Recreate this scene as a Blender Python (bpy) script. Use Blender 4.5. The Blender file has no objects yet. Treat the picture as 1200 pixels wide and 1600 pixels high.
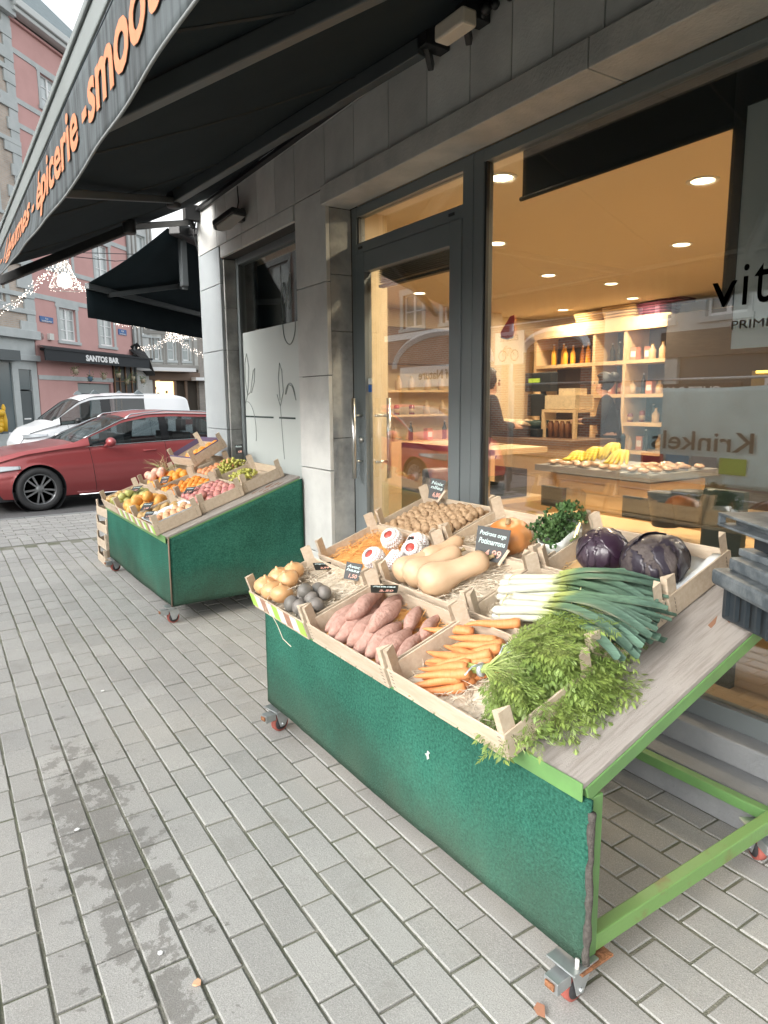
import bpy, bmesh, math, random
from math import sin, cos, pi, radians, sqrt, atan2, tan
from mathutils import Vector, Matrix, Euler, noise
random.seed(7)
S = bpy.context.scene
COL = S.collection
V = Vector
# ---------------------------------------------------------------- camera
FPX, CXP, CYP, CH = 1075., 600., 800., 1.55
RM = Matrix(((0.83926031, -0.09452214, 0.53545093), (-0.54366857, -0.13109738, 0.82899817), (-0.00816247, -0.9868531, -0.16141355)))
CAMP = V((0, 0, CH))
cam_d = bpy.data.cameras.new('camera'); cam = bpy.data.objects.new('camera', cam_d); COL.objects.link(cam)
cam_d.sensor_fit = 'VERTICAL'; cam_d.sensor_height = 24; cam_d.lens = 24 * FPX / 1600
cam_d.clip_start = .02; cam_d.clip_end = 500
_r, _d, _f = RM.col[0], RM.col[1], RM.col[2]
cam.matrix_world = Matrix(((_r[0], -_d[0], -_f[0], 0), (_r[1], -_d[1], -_f[1], 0), (_r[2], -_d[2], -_f[2], CH), (0, 0, 0, 1)))
S.camera = cam
# ---------------------------------------------------------------- world, sun, exposure
SUN_EL, SUN_AZ = radians(25), radians(262)
w = bpy.data.worlds.new('World'); S.world = w; w.use_nodes = True
nt = w.node_tree; nt.nodes.clear()
o_ = nt.nodes.new('ShaderNodeOutputWorld'); bg = nt.nodes.new('ShaderNodeBackground'); sky = nt.nodes.new('ShaderNodeTexSky')
hs = nt.nodes.new('ShaderNodeHueSaturation'); hs.inputs['Saturation'].default_value = .16; hs.inputs['Value'].default_value = 1.25
sky.sky_type = 'NISHITA'; sky.sun_disc = False; sky.sun_elevation = SUN_EL; sky.sun_rotation = SUN_AZ; sky.dust_density = 4; sky.air_density = 1.5
nt.links.new(sky.outputs[0], hs.inputs['Color']); nt.links.new(hs.outputs[0], bg.inputs[0]); nt.links.new(bg.outputs[0], o_.inputs[0])
bg.inputs[1].default_value = .15
sd = bpy.data.lights.new('sun', 'SUN'); sd.energy = .55; sd.angle = radians(60); sd.color = (1, .96, .9)
so = bpy.data.objects.new('sun', sd); COL.objects.link(so)
_sv = V((sin(SUN_AZ) * cos(SUN_EL), cos(SUN_AZ) * cos(SUN_EL), sin(SUN_EL)))
so.rotation_euler = _sv.to_track_quat('Z', 'Y').to_euler(); so.location = (-8, -3, 14)
S.view_settings.view_transform = 'Standard'; S.view_settings.look = 'None'; S.view_settings.gamma = 1
S.view_settings.exposure = 1.5
S.render.engine = 'CYCLES'
S.cycles.max_bounces = 12; S.cycles.transparent_max_bounces = 24; S.cycles.diffuse_bounces = 5; S.cycles.glossy_bounces = 5; S.cycles.caustics_reflective = False; S.cycles.caustics_refractive = False
S.cycles.sample_clamp_indirect = 4
# ---------------------------------------------------------------- placing helpers (pixels of the 1200x1600 photo -> points in the place)
def ray(x, y): return RM @ V((x - CXP, y - CYP, FPX))
def atX(x, y, X): r = ray(x, y); return CAMP + r * (X / r[0])
def atY(x, y, Y): r = ray(x, y); return CAMP + r * (Y / r[1])
def atZ(x, y, Z=0): r = ray(x, y); return CAMP + r * ((Z - CH) / r[2])
def atP(x, y, p0, n): r = ray(x, y); n = V(n); return CAMP + r * ((V(p0) - CAMP).dot(n) / r.dot(n))
def depth(p): return (V(p) - CAMP).dot(_f)
def T(*a): return Matrix.Translation(V(a))
def RX(a): return Matrix.Rotation(a, 4, 'X')
def RY(a): return Matrix.Rotation(a, 4, 'Y')
def RZ(a): return Matrix.Rotation(a, 4, 'Z')
def SC(a, b=None, c=None):
    b = a if b is None else b; c = a if c is None else c
    return Matrix.Diagonal((a, b, c, 1))
R_ = random.uniform
# ---------------------------------------------------------------- materials
MATS = {}
def M(name, col=(.5, .5, .5), rough=.6, var=0, vs=6, col2=None, bump=0, bs=60, metal=0, spec=.5, isl=0, coat=0, emit=None, es=1, stretch=None, det=4, trans=0, sss=0, lo=.35, hi=.65):
    if name in MATS: return MATS[name]
    m = bpy.data.materials.new(name); m.use_nodes = True; MATS[name] = m
    n = m.node_tree; N = n.nodes; L = n.links; b = N['Principled BSDF']
    b.inputs['Base Color'].default_value = (*col, 1); b.inputs['Roughness'].default_value = rough; b.inputs['Metallic'].default_value = metal
    b.inputs['Specular IOR Level'].default_value = spec
    if coat: b.inputs['Coat Weight'].default_value = coat; b.inputs['Coat Roughness'].default_value = .06
    if trans: b.inputs['Transmission Weight'].default_value = trans
    if sss: b.inputs['Subsurface Weight'].default_value = sss; b.inputs['Subsurface Radius'].default_value = (.02, .01, .006)
    if emit: b.inputs['Emission Color'].default_value = (*emit, 1); b.inputs['Emission Strength'].default_value = es
    tc = N.new('ShaderNodeTexCoord'); src = tc.outputs['Object']
    if stretch:
        mp = N.new('ShaderNodeMapping'); mp.inputs['Scale'].default_value = stretch; L.new(src, mp.inputs[0]); src = mp.outputs[0]
    out = None
    if var:
        t = N.new('ShaderNodeTexNoise'); t.inputs['Scale'].default_value = vs; t.inputs['Detail'].default_value = det; t.inputs['Roughness'].default_value = .6; L.new(src, t.inputs['Vector'])
        r = N.new('ShaderNodeMapRange'); r.inputs[1].default_value = lo; r.inputs[2].default_value = hi; r.inputs[4].default_value = var; L.new(t.outputs[0], r.inputs[0])
        x = N.new('ShaderNodeMix'); x.data_type = 'RGBA'; c2 = col2 or tuple(c * .5 for c in col)
        x.inputs[6].default_value = (*col, 1); x.inputs[7].default_value = (*c2, 1); L.new(r.outputs[0], x.inputs[0]); out = x.outputs[2]
    if isl:
        g = N.new('ShaderNodeNewGeometry'); oi = N.new('ShaderNodeObjectInfo')
        ad = N.new('ShaderNodeMath'); ad.operation = 'ADD'; L.new(g.outputs['Random Per Island'], ad.inputs[0]); L.new(oi.outputs['Random'], ad.inputs[1])
        fr = N.new('ShaderNodeMath'); fr.operation = 'FRACT'; L.new(ad.outputs[0], fr.inputs[0])
        r = N.new('ShaderNodeMapRange'); r.inputs[3].default_value = 1 - isl; r.inputs[4].default_value = 1 + isl; L.new(fr.outputs[0], r.inputs[0])
        h = N.new('ShaderNodeHueSaturation'); h.inputs['Color'].default_value = (*col, 1)
        if out: L.new(out, h.inputs['Color'])
        L.new(r.outputs[0], h.inputs['Value']); out = h.outputs[0]
    if out: L.new(out, b.inputs['Base Color'])
    if bump:
        t = N.new('ShaderNodeTexNoise'); t.inputs['Scale'].default_value = bs; t.inputs['Detail'].default_value = 5; L.new(src, t.inputs['Vector'])
        bp = N.new('ShaderNodeBump'); bp.inputs['Strength'].default_value = bump; bp.inputs['Distance'].default_value = .01; L.new(t.outputs[0], bp.inputs['Height']); L.new(bp.outputs[0], b.inputs['Normal'])
    return m
def glass(name, tint=(1, 1, 1), r0=.06, rough=0.0):
    if name in MATS: return MATS[name]
    m = bpy.data.materials.new(name); m.use_nodes = True; MATS[name] = m
    n = m.node_tree; N = n.nodes; L = n.links; N.clear()
    o = N.new('ShaderNodeOutputMaterial'); mx = N.new('ShaderNodeMixShader'); tr = N.new('ShaderNodeBsdfTransparent'); gl = N.new('ShaderNodeBsdfGlossy')
    tr.inputs[0].default_value = (*tint, 1); gl.inputs['Roughness'].default_value = rough
    g = N.new('ShaderNodeNewGeometry'); d = N.new('ShaderNodeVectorMath'); d.operation = 'DOT_PRODUCT'; L.new(g.outputs['Normal'], d.inputs[0]); L.new(g.outputs['Incoming'], d.inputs[1])
    def mt(op, a, b=None):
        k = N.new('ShaderNodeMath'); k.operation = op
        for i, z in enumerate((a, b)):
            if z is None: continue
            if hasattr(z, 'node'): L.new(z, k.inputs[i])
            else: k.inputs[i].default_value = z
        return k.outputs[0]
    c = mt('ABSOLUTE', d.outputs['Value']); c = mt('SUBTRACT', 1., c); c = mt('POWER', c, 5.); c = mt('MULTIPLY', c, 1 - r0); c = mt('ADD', c, r0)
    L.new(c, mx.inputs[0]); L.new(tr.outputs[0], mx.inputs[1]); L.new(gl.outputs[0], mx.inputs[2]); L.new(mx.outputs[0], o.inputs[0])
    return m
def brick(name, c1, c2, mortar, sc=1.0, bw=.21, bh=.065, ms=.012):
    if name in MATS: return MATS[name]
    m = bpy.data.materials.new(name); m.use_nodes = True; MATS[name] = m
    n = m.node_tree; N = n.nodes; L = n.links; b = N['Principled BSDF']; b.inputs['Roughness'].default_value = .85
    tc = N.new('ShaderNodeTexCoord'); sp = N.new('ShaderNodeSeparateXYZ'); cb = N.new('ShaderNodeCombineXYZ'); L.new(tc.outputs['Object'], sp.inputs[0])
    ad = N.new('ShaderNodeMath'); ad.operation = 'ADD'; L.new(sp.outputs[0], ad.inputs[0]); L.new(sp.outputs[1], ad.inputs[1])
    L.new(ad.outputs[0], cb.inputs[0]); L.new(sp.outputs[2], cb.inputs[1])
    t = N.new('ShaderNodeTexBrick'); t.inputs['Scale'].default_value = sc; t.inputs['Brick Width'].default_value = bw; t.inputs['Row Height'].default_value = bh; t.inputs['Mortar Size'].default_value = ms
    t.inputs['Color1'].default_value = (*c1, 1); t.inputs['Color2'].default_value = (*c2, 1); t.inputs['Mortar'].default_value = (*mortar, 1); L.new(cb.outputs[0], t.inputs[0])
    ns = N.new('ShaderNodeTexNoise'); ns.inputs['Scale'].default_value = 1.3; ns.inputs['Detail'].default_value = 5; L.new(tc.outputs['Object'], ns.inputs['Vector'])
    mr = N.new('ShaderNodeMapRange'); mr.inputs[1].default_value = .3; mr.inputs[2].default_value = .7; mr.inputs[3].default_value = .75; mr.inputs[4].default_value = 1.15; L.new(ns.outputs[0], mr.inputs[0])
    h = N.new('ShaderNodeHueSaturation'); L.new(mr.outputs[0], h.inputs['Value']); L.new(t.outputs[0], h.inputs['Color']); L.new(h.outputs[0], b.inputs['Base Color'])
    bp = N.new('ShaderNodeBump'); bp.inputs['Strength'].default_value = .4; bp.inputs['Distance'].default_value = .01; L.new(t.outputs['Fac'], bp.inputs['Height']); bp.invert = True; L.new(bp.outputs[0], b.inputs['Normal'])
    return m
# ---------------------------------------------------------------- mesh builder
class MB:
    def __init__(s): s.v = []; s.f = []; s.mi = []; s.M = Matrix(); s.mat = 0; s.sm = []
    def add(s, vs, fs, M=None, mat=None, smooth=False):
        k = len(s.v); X = s.M @ M if M is not None else s.M
        s.v += [X @ V(p) for p in vs]; s.f += [tuple(i + k for i in f) for f in fs]
        s.mi += [s.mat if mat is None else mat] * len(fs); s.sm += [smooth] * len(fs); return s
    def box(s, x0, y0, z0, x1, y1, z1, M=None, mat=None):
        return s.add([(x0, y0, z0), (x1, y0, z0), (x1, y1, z0), (x0, y1, z0), (x0, y0, z1), (x1, y0, z1), (x1, y1, z1), (x0, y1, z1)],
                     [(0, 3, 2, 1), (4, 5, 6, 7), (0, 1, 5, 4), (1, 2, 6, 5), (2, 3, 7, 6), (3, 0, 4, 7)], M, mat)
    def cb(s, c, d, M=None, mat=None):
        return s.box(c[0] - d[0] / 2, c[1] - d[1] / 2, c[2] - d[2] / 2, c[0] + d[0] / 2, c[1] + d[1] / 2, c[2] + d[2] / 2, M, mat)
    def beam(s, p, q, w, h, up=(0, 0, 1), mat=None):
        p, q = V(p), V(q); z = (q - p); L = z.length; z.normalize(); x = z.cross(V(up)); x = x.normalized() if x.length > 1e-5 else V((1, 0, 0)); y = x.cross(z)
        X = Matrix((( x[0], z[0], y[0], p[0]), (x[1], z[1], y[1], p[1]), (x[2], z[2], y[2], p[2]), (0, 0, 0, 1)))
        return s.box(-w / 2, 0, -h / 2, w / 2, L, h / 2, X, mat)
    def ext(s, poly, z0, z1, M=None, mat=None):
        n = len(poly); vs = [(p[0], p[1], z0) for p in poly] + [(p[0], p[1], z1) for p in poly]
        return s.add(vs, [tuple(range(n - 1, -1, -1)), tuple(range(n, 2 * n))] + [(i, (i + 1) % n, n + (i + 1) % n, n + i) for i in range(n)], M, mat)
    def tube(s, pts, r, n=6, mat=None, caps=True, M=None):
        pts = [V(p) for p in pts]; k = len(pts); rs = r if isinstance(r, (list, tuple)) else [r] * k
        vs = []; fs = []; ref = V((0, 0, 1))
        for i, p in enumerate(pts):
            t = (pts[min(i + 1, k - 1)] - pts[max(i - 1, 0)]); t = t.normalized() if t.length > 1e-9 else V((0, 0, 1))
            if abs(t.dot(ref)) > .95: ref = V((1, 0, 0)) if abs(t[0]) < .9 else V((0, 1, 0))
            a = t.cross(ref).normalized(); b = a.cross(t).normalized(); ref = b
            vs += [p + (a * cos(2 * pi * j / n) + b * sin(2 * pi * j / n)) * rs[i] for j in range(n)]
        for i in range(k - 1):
            for j in range(n): fs.append((i * n + j, i * n + (j + 1) % n, (i + 1) * n + (j + 1) % n, (i + 1) * n + j))
        if caps: fs += [tuple(range(n - 1, -1, -1)), tuple(range((k - 1) * n, k * n))]
        return s.add(vs, fs, M, mat, n > 4)
    def lathe(s, prof, n=24, M=None, mat=None, smooth=True, fn=None):
        vs = []; fs = []; k = len(prof)
        for i, (r, z) in enumerate(prof):
            for j in range(n):
                a = 2 * pi * j / n; rr, zz = (fn(r, z, a) if fn else (r, z)); vs.append((rr * cos(a), rr * sin(a), zz))
        for i in range(k - 1):
            for j in range(n): fs.append((i * n + j, i * n + (j + 1) % n, (i + 1) * n + (j + 1) % n, (i + 1) * n + j))
        fs += [tuple(range(n - 1, -1, -1)), tuple(range((k - 1) * n, k * n))]
        return s.add(vs, fs, M, mat, smooth)
    def ball(s, r=1., n=14, m=9, M=None, mat=None, fn=None):
        vs = [(0, 0, -r)]; fs = []
        for i in range(1, m):
            p = pi * i / m - pi / 2
            for j in range(n): a = 2 * pi * j / n; vs.append((r * cos(p) * cos(a), r * cos(p) * sin(a), r * sin(p)))
        vs.append((0, 0, r)); e = len(vs) - 1
        if fn: vs = [fn(V(p)) for p in vs]
        fs += [(0, 1 + (j + 1) % n, 1 + j) for j in range(n)]
        for i in range(m - 2):
            for j in range(n): a = 1 + i * n + j; b = 1 + i * n + (j + 1) % n; fs.append((a, b, b + n, a + n))
        k = 1 + (m - 2) * n; fs += [(k + j, k + (j + 1) % n, e) for j in range(n)]
        return s.add(vs, fs, M, mat, True)
    def grid(s, nu, nv, fn, M=None, mat=None, smooth=True, keep=None):
        vs = [fn(i / nu, j / nv) for i in range(nu + 1) for j in range(nv + 1)]
        fs = [(i * (nv + 1) + j, (i + 1) * (nv + 1) + j, (i + 1) * (nv + 1) + j + 1, i * (nv + 1) + j + 1) for i in range(nu) for j in range(nv) if keep is None or keep(i, j)]
        return s.add(vs, fs, M, mat, smooth)
    def mesh(s, name, mats):
        me = bpy.data.meshes.new(name); me.from_pydata([tuple(p) for p in s.v], [], s.f)
        for m in (mats if isinstance(mats, (list, tuple)) else [mats]): me.materials.append(m)
        me.polygons.foreach_set('material_index', s.mi); me.polygons.foreach_set('use_smooth', s.sm); me.update(); return me
    def build(s, name, mats, parent=None, bevel=0, seg=2, solid=0, sub=0, **kw):
        o = bpy.data.objects.new(name, s.mesh(name, mats)); COL.objects.link(o); o.parent = parent
        if solid:
            k = o.modifiers.new('solid', 'SOLIDIFY'); k.thickness = solid; k.offset = 0
        if sub:
            k = o.modifiers.new('sub', 'SUBSURF'); k.levels = sub; k.render_levels = sub
        if bevel:
            k = o.modifiers.new('bevel', 'BEVEL'); k.width = bevel; k.segments = seg; k.limit_method = 'ANGLE'; k.angle_limit = radians(40); k.harden_normals = False
        for a, b in kw.items(): o[a] = b
        return o
def tag(o, label=None, category=None, group=None, kind=None):
    for a, b in (('label', label), ('category', category), ('group', group), ('kind', kind)):
        if b: o[a] = b
    return o
def thing(name, label=None, cat=None, group=None, M=None, kind=None):
    o = bpy.data.objects.new(name, None); o.empty_display_size = .1; COL.objects.link(o)
    if M is not None: o.matrix_world = M
    return tag(o, label, cat, group, kind)
def link(name, me, parent=None, M=None, **kw):
    o = bpy.data.objects.new(name, me); COL.objects.link(o); o.parent = parent
    if M is not None: o.matrix_local = M
    for a, b in kw.items(): o[a] = b
    return o
def copy_tree(o, parent=None, M=None):
    c = o.copy(); COL.objects.link(c); c.parent = parent
    if M is not None: c.matrix_world = M
    for ch in o.children: copy_tree(ch, c)
    return c
def textdata(s, size=1, ext=.002, xs=1., align='LEFT', bold=0, shear=0):
    cu = bpy.data.curves.new('t', 'FONT'); cu.body = s; cu.size = size; cu.extrude = ext; cu.offset = bold; cu.align_x = align; cu.shear = shear; cu.resolution_u = 3
    ob = bpy.data.objects.new('t', cu); COL.objects.link(ob); bpy.context.view_layer.update()
    dg = bpy.context.evaluated_depsgraph_get(); me = bpy.data.meshes.new_from_object(ob.evaluated_get(dg))
    vs = [(v.co.x * xs, v.co.y, v.co.z) for v in me.vertices]; fs = [tuple(p.vertices) for p in me.polygons]
    bpy.data.objects.remove(ob); bpy.data.curves.remove(cu); bpy.data.meshes.remove(me)
    return vs, fs
def fitted(s, w, h, ext=.002, bold=0, shear=0):
    vs, fs = textdata(s, 1, ext, bold=bold, shear=shear)
    xs = [p[0] for p in vs]; ys = [p[1] for p in vs]; x0, x1, y0, y1 = min(xs), max(xs), min(ys), max(ys)
    return [((p[0] - x0) / (x1 - x0) * w, (p[1] - y0) / (y1 - y0) * h, p[2]) for p in vs], fs
# ---------------------------------------------------------------- shared materials
stoneA = M('blue_stone', (.58, .58, .555), .75, .8, 3.0, (.44, .445, .43), .25, 90, isl=.12)
stoneD = M('stained_stone', (.42, .42, .40), .8, 1, 4, (.20, .205, .20), .3, 60)
stoneL = M('pale_stone', (.30, .325, .335), .75, .6, 2.5, (.25, .275, .285), .2, 60)
alu = M('grey_aluminium', (.15, .17, .175), .42, .3, 2, (.12, .14, .145), .05, 200)
black = M('black_plastic', (.012, .013, .014), .45, .4, 9, (.03, .03, .03))
steel = M('brushed_steel', (.6, .6, .58), .28, 0, metal=1, bump=.05, bs=300)
awn = M('awning_fabric', (.010, .017, .021), .9, .5, 4, (.015, .023, .028), .15, 400, spec=.15)
awnframe = M('awning_frame', (.075, .085, .09), .45, .3, 3)
wood = M('crate_wood', (.56, .47, .36), .7, .7, 9, (.45, .35, .25), .25, 60, isl=.10, stretch=(6, 1, 6))
creamw = M('cream_paint', (.72, .60, .40), .7, .2, 2, (.66, .52, .33))
frame_w = M('white_window_frame', (.75, .77, .77), .5)
pane_b = M('dark_window_glass', (.12, .15, .16), .06, spec=.8)
curt = M('net_curtain_glass', (.42, .47, .47), .12, .5, 5, (.3, .34, .34), spec=.8)
shopglass = glass('shop_glass', (.97, .985, .98), .27)
# ---------------------------------------------------------------- pavement
pv = MB(); PX, PY = .1155, .2265
def pz(x, y): return .004 * noise.noise(V((x * .9, y * .9, 0)))
i0, i1 = int(-3.0 / PX), int(2.42 / PX)
for i in range(i0, i1 + 1):
    x0 = i * PX + .0
    for j in range(0, 37):
        y0 = j * PY + (PY / 2 if i % 2 else 0) + .05
        if y0 + PY > 8.35 or (x0 < -1.2 and y0 < -1): continue
        g = .0042 + R_(-.001, .002); dz = pz(x0, y0) + R_(-.0018, .0018); tx = R_(-.004, .004); ty = R_(-.003, .003)
        xa, xb, ya, yb = x0 + g + R_(-.001, .001), x0 + PX - g, y0 + g + R_(-.001, .001), y0 + PY - g; b = .0032
        def P(x, y, z): return (x, y, z + dz + (x - x0 - PX / 2) * tx + (y - y0 - PY / 2) * ty * 3)
        vs = [P(xa, ya, -.012), P(xb, ya, -.012), P(xb, yb, -.012), P(xa, yb, -.012), P(xa, ya, -b * .8), P(xb, ya, -b * .8), P(xb, yb, -b * .8), P(xa, yb, -b * .8), P(xa + b, ya + b, 0), P(xb - b, ya + b, 0), P(xb - b, yb - b, 0), P(xa + b, yb - b, 0)]
        pv.add(vs, [(0, 1, 5, 4), (1, 2, 6, 5), (2, 3, 7, 6), (3, 0, 4, 7), (4, 5, 9, 8), (5, 6, 10, 9), (6, 7, 11, 10), (7, 4, 8, 11), (8, 9, 10, 11)])
# soldier courses and cross rows beyond
for k, yy in enumerate((8.40, 8.63)):
    for i in range(-26, 30):
        x0 = i * PX; g = .005; dz = R_(-.002, .002); pv.box(x0 + g, yy + g, -.01, x0 + PX - g, yy + PY - g, dz)
for j in range(13):
    for i in range(-22, 14):
        x0 = i * PY + (PY / 2 if j % 2 else 0); y0 = 8.86 + j * PX; g = .005; pv.box(x0 + g, y0 + g, -.01, x0 + PY - g, y0 + PX - g, R_(-.002, .002))
STX, STY = .37, 2.42
def paver_mat():
    m = bpy.data.materials.new('concrete_paver'); m.use_nodes = True; n = m.node_tree; N = n.nodes; L = n.links; b = N['Principled BSDF']; b.inputs['Roughness'].default_value = .85
    tc = N.new('ShaderNodeTexCoord')
    def ns(scale, det=4, rough=.6, off=(0, 0, 0)):
        mp = N.new('ShaderNodeMapping'); mp.inputs['Location'].default_value = off; L.new(tc.outputs['Object'], mp.inputs[0])
        t = N.new('ShaderNodeTexNoise'); t.inputs['Scale'].default_value = scale; t.inputs['Detail'].default_value = det; t.inputs['Roughness'].default_value = rough; L.new(mp.outputs[0], t.inputs['Vector']); return t.outputs[0]
    def mr(x, a, b_, c, d):
        r = N.new('ShaderNodeMapRange'); r.inputs[1].default_value = a; r.inputs[2].default_value = b_; r.inputs[3].default_value = c; r.inputs[4].default_value = d; L.new(x, r.inputs[0]); return r.outputs[0]
    def mx(f, a, c):
        x = N.new('ShaderNodeMix'); x.data_type = 'RGBA'
        for i, z in ((0, f), (6, a), (7, c)):
            if hasattr(z, 'node'): L.new(z, x.inputs[i])
            else: x.inputs[i].default_value = z if i == 0 else (*z, 1)
        return x.outputs[2]
    base = mx(mr(ns(1.1), .35, .65, 0, 1), (.37, .368, .35), (.315, .313, .30))
    base = mx(mr(ns(260, 2), .45, .62, 0, .55), base, (.21, .21, .20))
    base = mx(mr(ns(420, 1, off=(3, 1, 0)), .64, .7, 0, .7), base, (.62, .61, .58))
    base = mx(mr(ns(4.5, 6, .7, (4, 9, 0)), .54, .72, 0, .45), base, (.22, .21, .185))
    g = N.new('ShaderNodeNewGeometry'); h = N.new('ShaderNodeHueSaturation'); L.new(mr(g.outputs['Random Per Island'], 0, 1, .90, 1.07), h.inputs['Value']); L.new(base, h.inputs['Color']); base = h.outputs[0]
    # damp spill: a patch with its own ragged outline around a point on the ground
    sp = N.new('ShaderNodeMapping'); sp.vector_type = 'POINT'; sp.inputs['Location'].default_value = (-.45, -2.35 * 1.15, 0); sp.inputs['Scale'].default_value = (3.3, .62, 0)
    sp.inputs['Location'].default_value = (-STX * 3.3, -STY * .62, 0)
    L.new(tc.outputs['Object'], sp.inputs[0]); ln = N.new('ShaderNodeVectorMath'); ln.operation = 'LENGTH'; L.new(sp.outputs[0], ln.inputs[0])
    ad = N.new('ShaderNodeMath'); ad.operation = 'ADD'; L.new(ln.outputs['Value'], ad.inputs[0]); L.new(mr(ns(9, 6, .7), 0, 1, -1.6, 1.6), ad.inputs[1])
    wet = mr(ad.outputs[0], .36, .42, 1, 0)
    base = mx(wet, base, (.20, .195, .185)) if False else mx_wet(N, L, wet, base)
    L.new(base, b.inputs['Base Color']); L.new(mr(wet, 0, 1, .85, .6), b.inputs['Roughness'])
    bp = N.new('ShaderNodeBump'); bp.inputs['Strength'].default_value = .35; bp.inputs['Distance'].default_value = .003; L.new(ns(180, 3), bp.inputs['Height']); L.new(bp.outputs[0], b.inputs['Normal'])
    return m
def mx_wet(N, L, f, base):
    x = N.new('ShaderNodeMix'); x.data_type = 'RGBA'; x.blend_type = 'MULTIPLY'; x.inputs[7].default_value = (.66, .65, .64, 1)
    L.new(f, x.inputs[0]); L.new(base, x.inputs[6]); return x.outputs[2]
tag(pv.build('pavement', paver_mat()), kind='structure')
gr = MB(); gr.add([(-6, -4, -.0055), (2.5, -4, -.0055), (2.5, 10.40, -.0055), (-6, 10.40, -.0055)], [(0, 1, 2, 3)])
tag(gr.build('paving_joints', M('joint_sand', (.23, .225, .19), .95, 1, 5, (.12, .13, .085), .6, 150)), kind='structure')
rd = MB(); rd.add([(-220, -220, -.06), (220, -220, -.06), (220, 260, -.06), (-220, 260, -.06)], [(0, 1, 2, 3)])
tag(rd.build('road', M('asphalt', (.12, .12, .12), .8, .7, 1.5, (.07, .07, .072), .5, 160)), kind='structure')
kb = MB()
for i in range(-7, 12): kb.box(i * .9 + .004, 10.407, -.06, i * .9 + .896, 10.54, -.004)
tag(kb.build('kerb', M('kerb_stone', (.24, .25, .25), .8, .6, 4), bevel=.008), kind='structure')
# ---------------------------------------------------------------- the shop building
XO, XI = 2.33, 2.53
shop = thing('shop_building', 'grey blue-stone grocery shopfront with lit interior behind the large window', 'building')
fw = MB()     # stone cladding slabs
def slab(y0, y1, z0, z1, x=XO, d=.03, gap=.003): fw.box(x, y0 + gap, z0 + gap, x + d, y1 - gap, z1 - gap)
js = [-1.6, -1.25, -.9, -.53, -.17, .2, .56, .93, 1.29, 1.65, 2.0, 2.27, 2.52, 2.81, 3.16, 3.53, 3.92, 4.30, 4.76, 5.1, 5.45, 5.8, 6.15, 6.4, 6.93]
for a, b in zip(js, js[1:]):
    slab(a, b, 2.958 if b < 4.4 else 2.95, 3.34)
    slab(a, b, 3.34, 3.9); slab(a, b, 3.9, 5.2)
# pillar between window and door
zs = [0.0, .33, .90, 1.28, 1.80, 2.27, 2.93]
for a, b in zip([0, .42, 1.05, 1.72, 2.35], [.42, 1.05, 1.72, 2.35, 2.948]): slab(4.302, 4.773, a, b)
for a, b in ((4.8, 5.3), (5.3, 5.8), (5.8, 6.33)): slab(a, b, 2.835, 2.948)
for a in (4.8, 5.56): slab(a, a + .76, 0, .72)
fw.build('stone_cladding', stoneA, shop, bevel=.003)
fw = MB()
for a, b in zip([0, .55, 1.28, 2.02, 2.62], [.55, 1.28, 2.02, 2.62, 2.948]): slab(6.36, 6.93, a, b)
fw.build('corner_column', stoneL, shop, bevel=.003)
li = MB()
for a, b in ((-1.5, .3), (.3, 2.05), (2.05, 4.32)): li.box(2.30, a + .002, 2.835, XI - .002, b - .002, 2.955)
li.build('door_lintel', M('lintel_stone', (.50, .49, .46), .8, .8, 4, (.34, .34, .33), .4, 70), shop, bevel=.006)
for y0_, x1_ in ((4.305, XI - .002), (6.33, 2.47)):
    jb = MB()
    for a, b in zip([0, .5, 1.28, 2.02, 2.4], [.5, 1.28, 2.02, 2.4, 2.832]): jb.box(XO + .031, y0_, a + .002, x1_, y0_ + .03, b - .002)
    jb.build('jamb', stoneD, shop, bevel=.003)
bk = MB(); bk.box(XO + .03, 4.335, 0, XI + .1, 4.77, 2.96); bk.box(XO + .03, 6.36, 0, 2.7, 6.92, 2.96)
bk.box(XO + .03, -1.6, 2.956, 2.75, 6.92, 6.5); bk.box(2.48, 4.77, 0, 2.6, 6.36, .70); bk.box(2.36, 4.77, 2.84, 2.6, 6.36, 2.95)
bk.build('wall_core', M('dark_mortar', (.05, .05, .048), .9), shop)
# corner: chamfered side that carries the neighbour awning
cw = MB(); a45 = radians(45); Mc = T(2.33, 6.94, 0) @ RZ(a45)
for k in range(5): cw.box(k * 1.1 + .003, 0.0, .003, k * 1.1 + 1.097, .04, 6.4, Mc)
cw.box(0, .04, 0, 5.5, .4, 6.5, Mc)
cw = MB()
for k in range(5): cw.box(k * 1.1 + .003, -.04, .003, k * 1.1 + 1.097, 0, 6.4, Mc)
cw.box(0.3, -.5, 0, 5.5, -.041, 6.5, Mc)
cw.build('corner_wall', stoneL, shop)
# sill and steps under the shop window
stp = MB(); stp.box(2.30, -1.5, 0, 2.62, 4.30, .15); stp.box(2.44, -1.5, .15, 2.62, 3.1, .25)
stp.build('door_step', M('step_stone', (.26, .27, .28), .6, .7, 3, (.16, .17, .18), .3, 80), shop, bevel=.008)
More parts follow.
